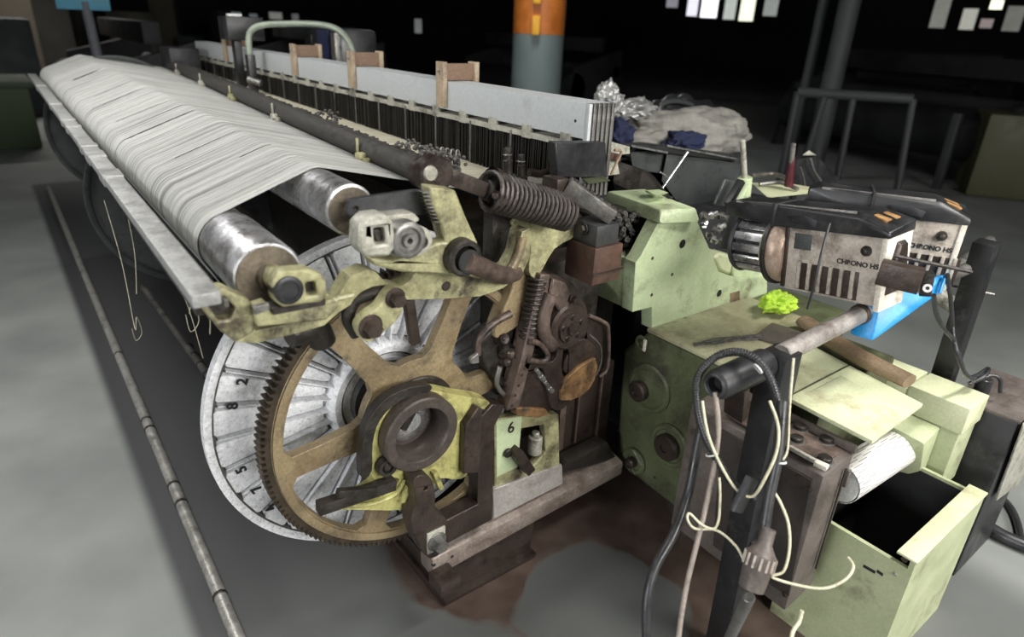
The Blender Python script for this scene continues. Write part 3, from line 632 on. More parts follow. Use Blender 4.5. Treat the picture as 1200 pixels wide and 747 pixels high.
# arm + spring
sa = thing('spring_arm', 'dark coil spring on a flat iron arm joining the dark tube to the yellow bracket', 'spring')
YS = 1.135
MB().bar(aY(508, 200, YS), aY(582, 228, YS), .018, .034, .004, (0, 0, 1)).build('flat_arm', M['brown'], sa)
MB().lathe(aY(503, 202, YS+.02), (0, -1, 0), [(0, .038), (.03, .038), (.034, .034), (.034, .016), (.036, .0145), (.036, 0)], 32).build('arm_eye', M['brown'], sa)
s0, s1 = aY(572, 223, YS), aY(664, 250, YS); dd = (s1-s0); L_ = dd.length; u, v = basis(dd); dn = dd.normalized(); pts = []
NTn = 18
for k in range(NTn*16+1):
    a = 2*PI*k/16; pts.append(s0+dn*(L_*k/(NTn*16))+u*(.041*math.cos(a))+v*(.041*math.sin(a)))
MB().tube(pts, .0054, 8).build('coil_spring', M['springm'], sa)
MB().cyl(s0-dn*.01, s1+dn*.02, .022).build('spring_rod', M['grease'], sa)
MB().lathe(aY(504, 203, YS-.014), (0, -1, 0), [(0, .0155), (.006, .014), (.006, 0)], 24).build('shaft_tip', M['plate'], sa)
b = MB(); q = aY(574, 216, YS+.01); b.lathe(q, dn, [(0, .038), (.012, .038), (.012, .03), (0, .03)], 28); b.build('spring_cup', M['brown'], sa)
b = MB(); b.box(aY(588, 232, YS-.03), (.03, .02, .03), None, .003); b.cyl(aY(580, 230, YS-.05), aY(584, 231, YS), .007); b.build('arm_clevis', M['brown'], sa)
b = MB(); b.bb(aY(578, 250, 1.20), aY(592, 300, 1.24), .003); b.build('arm_post', M['grease'], sa)

# ------------------------------------------------------------------ harness (heald) frames
def heald(i):
    x = 1.206+i*.0165; t = thing('heald_frame', None, 'harness frame', 'harness frames packed side by side')
    y0, y1 = 1.255, 5.22
    b = MB(); b.bb((x, y0, 1.343), (x+.011, y1, 1.432), .0015); b.build('top_rail', M['alu'], t)
    MB().bb((x-.002, y0+.02, 1.315), (x+.006, y1-.02, 1.331), .001).build('heald_rod', M['plate'], t)
    if i == 0:
        for k in range(24):
            f = k/23; y = y0+.06+(y1-y0-.12)*f
            b = MB(); b.bb((x-.003, y, 1.313), (x+.008, y+.04, 1.35), .001); b.build('rod_hook', M['plate'], t)
        b = MB(); rnd = random.Random(9); y = y0+.02
        while y < y1-.02:
            y += .0048+rnd.random()*.0035; b.bb((x+.001+rnd.uniform(-.003, .004), y, 1.19), (x+.004, y+.0036, 1.325))
        o = b.build('healds', M['healds'], t); o['kind'] = 'stuff'
        for k in range(18):
            y = y0+.1+k*.215; MB().bb((x-.004, y, 1.19), (x-.001, y+.007, 1.325)).build('stay_rod', M['steel'], t)
        MB().cyl((x-.002, 1.30, 1.385), (x+.002, 1.30, 1.385), .004, n=10).build('screw', M['ink'], t)
    else:
        b = MB(); y = y0+.02; rnd = random.Random(i)
        while y < y1-.02: y += .009+rnd.random()*.006; b.bb((x+.002, y, 1.19), (x+.006, y+.0065, 1.325))
        o = b.build('healds', M['healds'], t); o['kind'] = 'stuff'
    MB().bb((x, y0-.004, 1.19), (x+.0105, y0+.012, 1.432), .001).build('end_stay', M['steel' if i % 2 else 'alu'], t)
    return t
names = ['long white harness frame nearest the warp rollers, its whole rail in view']
h0 = heald(0); h0['label'] = names[0]
proto = heald(1); settle(proto)
proto['label'] = 'thin white harness frame packed behind the fully visible one, seen by its end'
for i in range(2, 6):
    r_ = proto.copy(); COL.objects.link(r_); r_.location = proto.location+Vector((.0165*(i-1), 0, .0))
    for ch in proto.children: c_ = ch.copy(); COL.objects.link(c_); c_.parent = r_
del h0['group']
struct_dark = MB(); struct_dark.bb((1.235, 1.30, 1.19), (1.238, 5.18, 1.318)); 
# wooden clamps
wl = ['pale wooden clamp block astride the harness frames, nearest and largest', 'second wooden clamp from the near end of the harness frames', 'wooden clamp seen inside the green arch', 'wooden clamp beyond the black post at the far end']
for i, y in enumerate((1.94, 2.64, 3.29, 4.45)):
    t = thing('wooden_clamp', wl[i], 'clamp', 'wooden clamps on the harness frames')
    MB().bb((1.188, y-.012, 1.35), (1.204, y+.035, 1.492), .002).build('front_slat', M['wood'], t)
    MB().bb((1.315, y-.012, 1.36), (1.331, y+.035, 1.492), .002).build('rear_slat', M['wood'], t)
    MB().bb((1.204, y, 1.434), (1.315, y+.03, 1.486), .002).build('spacer', M['woodd'], t)
    MB().cyl((1.18, y+.012, 1.462), (1.34, y+.012, 1.462), .004, n=10).build('bolt', M['steel'], t)

# arch + posts in the middle
t = thing('tube_arch', 'grey green bent tube arching over the harness frames on a dark bracket', 'arch')
Ya = 3.74
b = MB(); b.tube([(1.125, Ya, 1.36), (1.125, Ya, 1.47), (1.14, Ya, 1.53), (1.19, Ya-.03, 1.562), (1.30, Ya-.1, 1.575), (1.42, Ya-.2, 1.578), (1.49, Ya-.28, 1.56), (1.535, Ya-.33, 1.50), (1.55, Ya-.36, 1.40)], .016, 12, 5); b.build('bent_tube', mat('grey_green_tube', (.30, .34, .27), (.22, .25, .2), 12, .4, .2, .1), t)
MB().bb((1.105, Ya-.02, 1.20), (1.145, Ya+.03, 1.42), .004).build('lower_bracket', M['black'], t)
MB().cyl((1.10, Ya, 1.30), (1.15, Ya-.05, 1.28), .018).build('knob', M['steel'], t)
t = thing('black_sensor_post', 'black post with square head standing behind the tube arch', 'post')
MB().bb((1.12, 3.98, 1.22), (1.16, 4.04, 1.50), .004).build('post', M['black'], t)
MB().bb((1.08, 3.94, 1.48), (1.28, 4.10, 1.60), .008).build('head', M['black'], t)
MB().bb((1.10, 3.95, 1.598), (1.17, 4.0, 1.612), .003).build('label_plate', M['wh'], t)
t = thing('dark_drive_housing', 'dark cloth draped housing rising behind the arch', 'housing')
MB().bb((1.62, 3.72, 1.15), (1.85, 4.25, 1.56), .03).build('housing', M['black'], t); MB().bb((1.606, 3.86, 1.3), (1.62, 4.02, 1.55), .004).build('navy_flap', M['navy'], t)
MB().bb((1.58, 3.7, 1.2), (1.62, 3.76, 1.54), .005).build('strut', M['steel'], t)
MB().bb((1.60, 4.1, 1.2), (1.63, 4.2, 1.52), .005).build('panel', M['healds'], t)
single(MB().bb((.96, 4.85, 1.27), (1.14, 5.15, 1.40), .01).build('end_box', M['dark']), 'dark box at the far end of the drop wire rows', 'box')

# black box at the near end of harness + front body
t = thing('black_cover_box', 'flat black square box below the near end of the harness frames', 'cover')
MB().pY([(651, 167), (710, 167), (712, 208), (653, 208)], 1.225, .03).build('box_body', M['post'], t, bevel=.003)
t = thing('pin_bolt', 'upright threaded black pin beside the coil spring, left one', 'bolt')
for i, (x, yb, yt) in enumerate(((595, 207, 173), (611, 209, 181))):
    if i: t = thing('pin_bolt', 'slimmer upright black pin right of the threaded one', 'bolt')
    p = aY(x, yb, 1.36); q = aY(x, yt, 1.36); b = MB(); b.cyl(p, q, .010-.002*i, n=14); b.cyl(p, p.lerp(q, .6), .013-.002*i, n=14)
    b.build('pin', M['grease'], t); b = MB(); b.hex(p-Vector((0, 0, .03)), p+Vector((0, 0, .006)), .022-.005*i); b.build('hex_nut', M['grease'], t)
    b = MB(); b.cyl(q-Vector((0, 0, .02)), q-Vector((0, 0, .016)), .0125); b.build('washer', M['steel'], t)
t = thing('selvedge_bracket', 'cream metal bracket with a small white tag behind the spring', 'bracket')
MB().hull([aZ(600, 214, 1.215), aZ(640, 200, 1.215), aZ(668, 222, 1.20), aZ(622, 226, 1.20), aZ(600, 214, 1.20), aZ(640, 200, 1.2), aZ(668, 222, 1.17), aZ(622, 228, 1.17)], .003).build('bracket_body', M['plate'], t)
MB().pY([(625, 218), (632, 219), (632, 224), (625, 223)], 1.30, .004, [(628.5, 221, .003)]).build('tag', M['wh'], t)
b = MB(); b.tube([aY(620, 202, 1.38), aY(634, 204, 1.38), aY(650, 200, 1.38), aY(664, 208, 1.36)], .011, 10, 4); b.build('rod', M['brown'], t)
MB().box(aY(650, 222, 1.30), (.04, .05, .03), None, .004).build('black_block', M['grease'], t)

# bolted dark bar and blocks
t = thing('bolted_guide_bar', 'long dark grey bar with a row of bolts sloping above the rusty box', 'bar')
p, q = aY(664, 216, 1.20), aY(718, 254, 1.12)
b = MB(); b.bar(p, q, .048, .04, .006); b.build('bar_body', M['steel'], t)
dv = (q-p).normalized()
for k in range(6):
    uu_ = dv.cross(ZN).normalized(); vv_ = uu_.cross(dv); w = p.lerp(q, .1+k*.16)+vv_*.02; MB().cyl(w-vv_*.002, w+vv_*.004, .007, n=12).build('bolt', M['grease'], t)
MB().box(p+Vector((-.02, .02, .0)), (.04, .06, .035), None, .006).build('end_block', M['brown'], t)
t = thing('green_grey_block', 'small olive topped block behind the bolted bar', 'block')
MB().hull([aZ(678, 206, 1.25), aZ(700, 203, 1.25), aZ(716, 212, 1.25), aZ(690, 216, 1.25), aZ(678, 206, 1.2), aZ(700, 203, 1.2), aZ(716, 212, 1.2), aZ(690, 216, 1.2)], .004).build('block', M['greendirty'], t)
t = thing('rusty_junction_box', 'rusty brown box hanging under a dark block left of the green tower', 'box')
def boxYX(px_tl, px_tr, px_bl, Y, depth):
    a, b_, c_ = aY(*px_tl, Y), aY(*px_tr, Y), aY(*px_bl, Y); return (a.x, Y, c_.z), (b_.x, Y+depth, a.z)
def pts_box(x0, x1, y0, y1, z0, z1): return [(x, y, z) for x in (x0, x1) for y in (y0, y1) for z in (z0, z1)]
a = aY(698, 292, 1.10); b_ = aY(729, 290, 1.10); z0 = aY(698, 335, 1.10).z
MB().bb((a.x, 1.10, z0), (b_.x+.005, 1.21, a.z), .006).build('rusty_case', M['rustbox'], t)
MB().bb((a.x-.004, 1.094, z0+.03), (b_.x+.009, 1.1, z0+.034), .001).build('seam', M['brown'], t)
MB().bb((a.x+.005, 1.105, a.z), (b_.x-.012, 1.20, a.z+.055), .005).build('upper_block', M['link'], t)
q = aX(684, 268, a.x+.003); bolt(q+XN*.002, (-1, 0, 0), .012, 'hex_bolt', M['grease'], t)
t = thing('chain_cluster', 'clump of dark oily chain links between the bars and the green tower', 'chain')
b = MB(); rnd = random.Random(11)
for k in range(230):
    x = rnd.uniform(720, 768); y = rnd.uniform(250, 290)
    q = aY(x, y, 1.30+rnd.uniform(-.02, .03)); b.lathe(q, (rnd.uniform(-1, 1), -1, rnd.uniform(-1, 1)), [(0, 0), (0, .009), (.007, .009), (.007, .004), (.003, 0)], 8)
o = b.build('links', M['drop'], t); o['kind'] = 'stuff'
MB().bb((1.33, 1.335, .90), (1.66, 1.40, 1.11), .01).build('chain_case', M['grease'], t)

# ------------------------------------------------------------------ rusty let-off mechanism
t = thing('let_off_mechanism', 'oily dark brown let-off mechanism of plates, pulley and springs right of the gear', 'mechanism')
YM = 1.17
MB().pY([(634, 322), (645, 322), (640, 355), (608, 478), (594, 482), (612, 420)], YM, .05).build('side_strap', M['brownl'], t, bevel=.003)
for k in range(4): q = aY(612-k*4, 440+k*12, YM-.001); MB().cyl(q, q+Vector((0, .01, 0)), .0045, n=10).build('strap_hole', M['ink'], t)
MB().pY(smooth2([(642, 322), (668, 330), (678, 345), (688, 362), (688, 390), (676, 404), (660, 412), (640, 404), (634, 380), (640, 350)], 3), YM+.015, .06).build('cam_housing', M['brown'], t, bevel=.006)
c = aY(667, 383, YM-.005); b = MB(); b.lathe(c, (0, -1, 0), [(-.05, .07), (0, .068), (.006, .062), (.006, .045), (.014, .043), (.014, .02), (.022, .018), (.022, 0)], 40); b.build('pulley', M['brown'], t)
for k in range(5):
    a_ = k*2*PI/5+.4; q = c+Vector((math.cos(a_)*.033, -.013, math.sin(a_)*.033)); bolt(q, (0, -1, 0), .0055, 'screw', M['grease'], t, .008)
b = MB(); b.tube([aY(646, 345, YM-.01), aY(638, 368, YM-.01), aY(638, 392, YM-.01), aY(648, 406, YM-.01)], .018, 12, 4); b.build('brake_band', M['brownl'], t)
MB().pY(smooth2([(656, 404), (678, 398), (682, 420), (676, 452), (662, 478), (646, 478), (640, 450), (636, 432), (620, 434), (616, 426), (648, 424)], 3), YM-.0, .03, [smooth2([(660, 412), (667, 412), (666, 440), (659, 438)], 3)]).build('slotted_lever', M['brown'], t, bevel=.004)
MB().pY([(612, 434), (638, 436), (650, 478), (640, 486), (602, 482)], YM+.01, .03).build('lower_plate', M['brown'], t, bevel=.004)
MB().pY([(606, 478), (640, 480), (644, 486), (632, 490), (606, 488)], YM, .03).build('rust_foot', M['orange'], t, bevel=.004)
MB().pY(smooth2([(664, 444), (698, 420), (697, 446), (682, 464), (658, 470)], 2), YM-.01, .012).build('orange_plate', M['orange'], t, bevel=.002)
MB().pY(smooth2([(676, 400), (692, 400), (700, 418), (664, 440), (662, 424)], 2), YM+.005, .03).build('dark_sector', M['brown'], t, bevel=.004)
b = MB(); b.tube([aY(690, 370, YM+.03), aY(708, 378, YM+.03), aY(713, 388, YM+.03), aY(712, 430, YM+.03), aY(702, 442, YM+.03)], .006, 8, 3); b.build('guard_hoop', M['brownl'], t)
b = MB(); b.tube([aY(690, 392, YM+.02), aY(703, 405, YM+.02), aY(704, 425, YM+.02), aY(698, 440, YM+.02)], .003, 8, 3); b.build('thin_wire', M['steel'], t)
MB().pY([(688, 368), (710, 380), (710, 430), (694, 444), (688, 420)], YM+.045, .02).build('guard_sheet', M['brown'], t)
pts = []; s0, s1 = aY(606, 470, YM+.05), aY(625, 375, YM+.05); dn = (s1-s0).normalized(); u, v = basis(dn); L_ = (s1-s0).length
s0b, s1b = aY(618, 398, YM+.02), aY(630, 325, YM+.02); dn = (s1b-s0b).normalized(); u, v = basis(dn); L_ = (s1b-s0b).length
for k in range(13*12+1): a_ = 2*PI*k/12; pts.append(s0b+dn*(L_*k/156)+u*.022*math.cos(a_)+v*.022*math.sin(a_))
MB().tube(pts, .0045, 6).build('coil_spring', M['grease'], t)
b = MB(); b.tube([aY(598, 368, YM+.02), aY(580, 378, YM+.02), aY(567, 390, YM+.02), aY(561, 402, YM+.02), aY(561, 416, YM+.02)], lambda s: .011-.004*s, 10, 4); b.build('hooked_rod', M['brownl'], t)
MB().pY([(552, 421), (561, 414), (562, 426), (553, 427)], YM+.01, .012).build('rod_tip', M['steel'], t, bevel=.002)
MB().pY(smooth2([(565, 400), (590, 378), (612, 370), (620, 400), (606, 450), (596, 466), (582, 452), (570, 430)], 3), YM+.06, .05).build('gear_case', M['grease'], t, bevel=.008)
rnd = random.Random(2)
for k in range(12):
    x, y = rnd.uniform(572, 612), rnd.uniform(388, 455); q = aY(x, y, YM+.058); b = MB(); b.lathe(q, (rnd.uniform(-.4, .4), -1, rnd.uniform(-.4, .4)), [(0, .016), (.012+rnd.random()*.02, .014), (.02+rnd.random()*.01, .006), (.03, 0)], 14); b.build('case_boss', M['brown' if k % 3 else 'grease'], t)
b = MB(); b.tube([aY(586, 430, YM+.03), aY(582, 450, YM+.03), aY(590, 462, YM+.03), aY(598, 462, YM+.03)], .007, 8, 3); b.build('hook', M['steel'], t)
for k in range(4): q = aY(628+k*5, 433+k*7, YM-.012); MB().cyl(q, aY(632+k*5, 438+k*7, YM-.012), .006+.002*(k % 2), n=12).build('adjusting_screw', M['steel'], t)
b = MB(); b.tube([aY(622, 400, YM-.01), aY(634, 404, YM-.01), aY(642, 416, YM-.01), aY(636, 424, YM-.01), aY(620, 422, YM-.01)], .008, 10, 4); b.build('pawl', M['brownl'], t)
b = MB(); b.pY([(648, 326), (664, 332), (672, 350), (660, 372), (644, 348)], YM-.005, .03); b.build('cap_plate', M['brownl'], t, bevel=.006)
q = aY(671, 350, YM-.01); bolt(q, (0, -1, 0), .008, 'hex_bolt', M['brown'], t, .014)
MB().bb((.98, 1.30, .62), (1.36, 1.40, 1.0), .01).build('back_casting', M['grease'], t)

# ------------------------------------------------------------------ green tower casing
t = thing('green_tower_casing', 'pale green tower casing flaring into a base on the gearbox lid', 'casing')
YT = 1.2
z1 = 1.095; zb = .742
front = [(772, 260), (816, 257), (835, 300), (842, 318), (862, 326), (899, 326), (899, 349), (860, 360), (764, 386), (764, 360), (741, 366), (745, 308), (751, 300)]
MB().pY(front, YT, .045).build('casing_front', M['green'], t, bevel=.006)
aa = aY(745, 308, YT); bb2 = aY(741, 366, YT)
MB().hull([aa+Vector((.006, .01, 0)), bb2+Vector((.003, .01, 0)), Vector((aa.x-.0, 1.50, aa.z)), Vector((bb2.x, 1.50, bb2.z)), aa+Vector((.1, .01, 0)), bb2+Vector((.1, .01, 0)), Vector((aa.x+.1, 1.50, aa.z)), Vector((bb2.x+.1, 1.5, bb2.z))], .005).build('casing_side', M['green'], t)
MB().pY([(856, 344), (867, 341), (867, 357), (856, 360)], YT-.0015, .004).build('access_slot', M['tan'], t)
for x, y, rr_ in ((800, 286, .012), (843, 344, .011)): q = aY(x, y, YT-.0015); MB().lathe(q, (0, 1, 0), [(0, rr_), (0, 0)], 24).lathe(q+Vector((0, .0005, 0)), (0, -1, 0), [(0, rr_+.002), (.001, rr_+.001), (.001, rr_-.001)], 24).build('round_hole', M['ink'], t)
for x, y in ((765, 303), (764, 346), (788, 322)): q = aY(x, y, YT-.001); MB().cyl(q, q+Vector((0, .006, 0)), .006, n=12).build('mounting_hole', M['brown'], t)
lid = [(1.470, 1.19), (1.655, 1.19), (1.655, 1.40), (1.470, 1.47)]
c1_ = aY(774, 247, 1.195); c2_ = aY(816, 243, 1.195)
MB().hull([(1.466, 1.188, 1.098), (1.625, 1.165, 1.088), (1.490, 1.45, 1.098), (1.67, 1.44, 1.088), (1.472, 1.197, 1.138), (1.602, 1.171, 1.132), (1.502, 1.444, 1.138), (1.66, 1.43, 1.132)], .006).build('casing_lid', M['green'], t)
MB().hull([aZ(772, 222, 1.15), aZ(784, 226, 1.15), aZ(768, 232, 1.14), aZ(755, 224, 1.15), aZ(772, 222, 1.165), aZ(782, 226, 1.165), aZ(768, 229, 1.165), aZ(757, 223, 1.165)], .003).build('lid_knob', M['green'], t)
for x, y in ((785, 232), (797, 236)): q = aZ(x, y, 1.134); MB().cyl(q+Vector((0, 0, .004)), q, .011, n=18).build('lid_hole', M['ink'], t)
MB().pY([(836, 303), (845, 296), (862, 302), (880, 322), (862, 326), (844, 318)], YT+.03, .08).build('cast_shoulder', M['greenlid'], t, bevel=.01)
MB().pY([(862, 300), (882, 316), (899, 322), (899, 330), (872, 330), (858, 326)], YT+.02, .1).build('side_panel', M['green'], t, bevel=.006)

# rod levers above
t = thing('silver_rod_lever', 'thin silver rod leaning up from the green tower lid', 'rod')
MB().cyl(aY(776, 221, 1.40), aY(806, 178, 1.40), .0045, n=12).build('rod', M['bright'], t)
MB().cyl(aY(774, 202, 1.40), aY(782, 207, 1.40), .003, n=10).build('cross_pin', M['bright'], t)
t = thing('steel_pin', 'upright yellowish steel pin behind the black lever pair', 'rod')
MB().cyl(aY(873, 212, 1.35), aY(870, 164, 1.35), .010, n=14).build('pin', M['plate'], t)
MB().cyl(aY(873, 222, 1.35)+Vector((0, 0, -.04)), aY(873, 208, 1.35), .026, n=20).build('green_socket', M['green'], t)
t = thing('red_handle', 'dark red lever handle standing behind the yarn feeders', 'handle')
MB().cyl(aY(924, 218, 1.25), aY(930, 168, 1.25), .009, n=12).build('rod', M['steel'], t)
b = MB(); b.tube([aY(924, 218, 1.25), aY(927, 196, 1.25), aY(929, 184, 1.25)], lambda s: .016-.006*s, 14, 3); b.build('grip', M['red'], t)
t = thing('black_lever_pair', 'two flat black levers leaning beside the near yarn feeder', 'lever')
MB().bar(aY(852, 240, 1.12), aY(869, 212, 1.12), .018, .022, .003, (0, -1, 0)).build('lever', M['black'], t)
MB().bar(aY(862, 243, 1.08), aY(876, 217, 1.08), .014, .014, .003, (0, -1, 0)).build('lever', M['green'], t)
MB().pY([(838, 240), (850, 210), (862, 212), (850, 242)], 1.16, .01).build('paddle', M['cover'], t, bevel=.003)

# ------------------------------------------------------------------ black rapier covers + cloth behind
t = thing('rapier_cover', 'dark grey angular machine cover with bright edges behind the green tower', 'cover')
Yc = 1.62
MB().hull([aY(738, 178, Yc), aY(742, 200, Yc), aY(790, 205, Yc), aY(822, 200, Yc), aY(786, 175, Yc), aY(742, 170, 1.9), aY(800, 178, 1.9), aY(815, 200, 1.9), aY(742, 200, 1.9)], .008).build('left_cover', M['cover'], t)
MB().hull([aY(782, 176, Yc-.02), aY(868, 192, Yc-.02), aY(866, 235, Yc-.02), aY(800, 246, Yc-.02), aY(775, 212, Yc-.02), aY(790, 172, 1.9), aY(870, 186, 1.9), aY(868, 235, 1.9), aY(790, 240, 1.9)], .008).build('right_cover', M['cover'], t)
MB().hull([aY(727, 168, Yc-.04), aY(786, 172, Yc-.04), aY(862, 184, Yc-.04), aY(862, 189, Yc-.04), aY(785, 180, Yc-.04), aY(740, 172, Yc-.04), aY(750, 166, 1.95), aY(860, 180, 1.95), aY(862, 184, 1.95)], .004).build('top_lip', M['black'], t)
MB().cyl(aY(740, 171, Yc-.045), aY(782, 179, Yc-.045), .004, n=8).build('edge_trim', M['bright'], t)
MB().cyl(aY(782, 171, Yc-.045), aY(862, 186, Yc-.045), .004, n=8).build('edge_trim', M['bright'], t)
MB().hull([aY(722, 188, 1.55), aY(752, 198, 1.55), aY(770, 215, 1.55), aY(800, 250, 1.55), aY(740, 225, 1.55), aY(718, 215, 1.55), aY(722, 188, 1.75), aY(770, 205, 1.75), aY(800, 250, 1.75), aY(720, 225, 1.75)], .01).build('under_body', M['grease'], t)
t = thing('front_beam_body', 'dark front body of the loom behind the covers', 'loom body')
MB().bb((1.62, 1.98, .15), (2.7, 5.1, 1.06), .02).build('body', M['dark'], t)
MB().bb((1.72, 1.45, .15), (2.6, 1.95, .98), .02).build('side_body', M['dark'], t)
t = thing('white_side_plate', 'narrow white plate beside the black square box', 'plate')
MB().pY([(712, 165), (738, 172), (738, 180), (722, 182), (726, 204), (712, 206)], 1.42, .01).build('plate', M['plate'], t)
b = MB(); b.tube([aY(716, 205, 1.38), aY(722, 192, 1.38), aY(728, 178, 1.38), aY(720, 176, 1.38)], .004, 8, 4); b.build('brass_loop', M['tan'], t)
MB().pY([(712, 178), (728, 181), (728, 190), (712, 186)], 1.40, .02).build('block', M['rustbox'], t, bevel=.003)

def draped(name, m, center, size, seed, amp, parent=None, n=28):
    bm = bmesh.new(); bmesh.ops.create_icosphere(bm, subdivisions=5, radius=1)
    for v in bm.verts:
        p = v.co.copy(); q = p*1.6+Vector((seed*7.3, seed*3.1, 0))
        d = noise.fractal(q, .8, 2.1, 5)*amp; rdg = abs(noise.noise(q*1.7))*amp
        v.co = Vector((p.x*size[0], p.y*size[1], max(p.z, -.6)*size[2]))*(1+d-rdg*.6)+Vector(center)
    me = bpy.data.meshes.new(name); bm.to_mesh(me); bm.free(); me.materials.append(m); me.shade_smooth()
    o = bpy.data.objects.new(name, me); COL.objects.link(o); o.parent = parent; return o
q = aY(805, 155, 2.05)
single(draped('grey_garment', M['cloth'], q+Vector((.0, .0, -.02)), (.47, .17, .13), 1.3, .22), 'rumpled grey green garment lying on the dark front body', 'cloth')
q = aY(803, 166, 1.88); single(draped('navy_cloth', M['navy'], q, (.12, .06, .05), 2.2, .3), 'crumpled navy cloth tucked under the grey garment', 'cloth')
q = aY(722, 160, 1.9); single(draped('navy_cloth', M['navy'], q, (.07, .07, .08), 3.2, .3), 'navy cloth beside the end of the harness frames', 'cloth')
q = aY(712, 122, 1.9); single(draped('plastic_film', M['foil'], q, (.06, .05, .08), 4.2, .4), 'crumpled clear film peaking behind the harness end', 'plastic')
q = aY(742, 130, 2.0); single(draped('plastic_film', M['foil'], q, (.13, .06, .05), 5.2, .4), 'flat crumpled clear film beside the grey garment', 'plastic')
b = MB(); b.tube([aY(768, 138, 2.1), aY(776, 122, 2.1), aY(795, 119, 2.15), aY(815, 126, 2.2), aY(832, 142, 2.2)], .012, 10, 5)
single(b.build('dark_hoop', M['cover']), 'dark hoop rising behind the grey garment', 'hoop')
q = aY(795, 140, 2.25); single(draped('black_bundle', M['black'], q, (.26, .12, .11), 6.1, .3), 'black bundle under the dark hoop', 'bundle')
q = aY(950, 205, 1.5); t = thing('black_valve_unit', 'black valve unit with pale cap and tubes behind the far feeder', 'valve')
MB().hull([aY(934, 186, 1.5), aY(958, 183, 1.5), aY(985, 212, 1.5), aY(985, 222, 1.5), aY(930, 222, 1.5), aY(934, 186, 1.62), aY(985, 212, 1.62), aY(930, 222, 1.62)], .01).build('unit_body', M['black'], t)
b = MB(); b.hull([aY(940, 182, 1.49), aY(948, 176, 1.49), aY(957, 182, 1.49), aY(940, 184, 1.56), aY(957, 184, 1.56)], .003); b.build('pale_cap', M['plate'], t)
b = MB(); b.tube([aY(950, 186, 1.47), aY(954, 200, 1.47), aY(962, 212, 1.47)], .005, 8, 4); b.tube([aY(938, 196, 1.47), aY(942, 210, 1.47), aY(943, 222, 1.47)], .004, 8, 4); b.build('air_tube', M['steel'], t)
t = thing('cable_platform', 'pale green platform with grey tubes behind the near feeder', 'platform')
MB().hull([aZ(880, 214, 1.10), aZ(930, 216, 1.10), aZ(980, 224, 1.10), aZ(900, 232, 1.10), aZ(880, 214, 1.07), aZ(980, 224, 1.07), aZ(930, 216, 1.07), aZ(900, 232, 1.07)], .004).build('platform', M['greenlid'], t)
b = MB(); b.tube([aZ(880, 206, 1.12), aZ(905, 204, 1.12), aZ(925, 210, 1.12)], .009, 8, 4); b.tube([aZ(890, 216, 1.11), aZ(915, 214, 1.12), aZ(935, 222, 1.11)], .008, 8, 4); b.build('grey_tube', M['steel'], t)
t = thing('fitting_cluster', 'small silver pneumatic fittings between the tower and the feeder', 'fittings')
rnd = random.Random(4)
for k in range(9):
    x, y = 824+(k % 3)*9+rnd.uniform(-2, 2), 254+(k//3)*13+rnd.uniform(-3, 3); q = aY(x, y, 1.27)
    b = MB(); b.lathe(q, (rnd.uniform(-1, 1), -1, rnd.uniform(-.5, 1)), [(0, 0), (0, .013), (.012, .014), (.014, .008), (.03, .008), (.03, 0)], 12); b.build('fitting', M['bright' if k % 2 else 'steel'], t)
MB().bb((1.66, 1.30, .98), (1.78, 1.36, 1.07), .004).build('valve_body', M['plate'], t)
q = aZ(712, 245, .2)

# ------------------------------------------------------------------ gearbox
t = thing('gearbox', 'olive green gearbox block with round bosses and a broad dusty lid', 'gearbox')
GXX = 1.5
prof_ = [(759, 391), (826, 420), (870, 440), (872, 658), (794, 601), (731, 548), (722, 540), (722, 470), (730, 411)]
P_ = [(q.y, q.z) for q in (aX(*p, GXX) for p in prof_)]
ymin = .93
def clampy(p): return (max(p[0], ymin), p[1])
zt = .735
poly = [(1.205, zt), (ymin, zt), (ymin, .175), (1.235, .19), (1.268, .205), (1.285, .42), (1.298, .63)]
MB().plate(poly, [], lambda a, b: Vector((GXX, a, b)), .75, (1, 0, 0)).build('gearbox_body', M['greendirty'], t, bevel=.012)
MB().bb((1.61, .67, .25), (2.02, .928, .735), .01).build('lower_body', M['greendirty'], t)
MB().hull([(1.494, 1.205, .738), (1.494, .87, .738), (2.02, 1.19, .738), (2.02, .87, .738), (1.494, 1.205, .75), (1.494, .87, .75), (2.02, 1.19, .75), (2.02, .87, .75)], .003).build('rear_lid', M['greenlid2'], t)
MB().hull([(1.49, .868, .74), (1.468, .480, .74), (1.755, .487, .74), (1.84, .868, .74), (1.49, .868, .752), (1.468, .480, .752), (1.755, .487, .752), (1.84, .868, .752)], .003).build('front_lid', M['greenlid'], t)
for (x, y, r1_, r2_) in ((762, 455, .085, .035), (786, 522, .075, .045), (744, 540, .05, .02)):
    q = aX(x, y, GXX); b = MB(); b.lathe(q, (-1, 0, 0), [(-.02, r1_), (.008, r1_), (.014, r1_-.006), (.014, r1_-.016), (.009, r1_-.02), (.009, 0)], 44); b.build('round_boss', M['greendirty'], t)
    b = MB(); b.lathe(q+(Vector((0, .03, -.02)) if r2_ == .035 else Vector()), (-1, 0, 0), [(0, r2_), (.03, r2_), (.036, r2_-.006), (.036, .014), (.03, .012), (.03, 0)], 32); b.build('boss_cap', M['brown'], t)
q = aX(752, 402, GXX-.004); b = MB(); b.lathe(q, (-1, 0, 0), [(0, .026), (.005, .024), (.005, .016), (0, .014)], 24); b.build('seal_ring', M['greendirty'], t)
MB().box(q+Vector((-.006, -.018, 0)), (.006, .010, .04), None, .001).build('white_clip', M['feederw'], t)
for x, y in ((729, 438), (727, 470), (724, 505), (767, 560), (735, 545)): q = aX(x, y, GXX-.001); MB().cyl(q, q+Vector((.01, 0, 0)), .005, n=10).build('screw_hole', M['ink'], t)
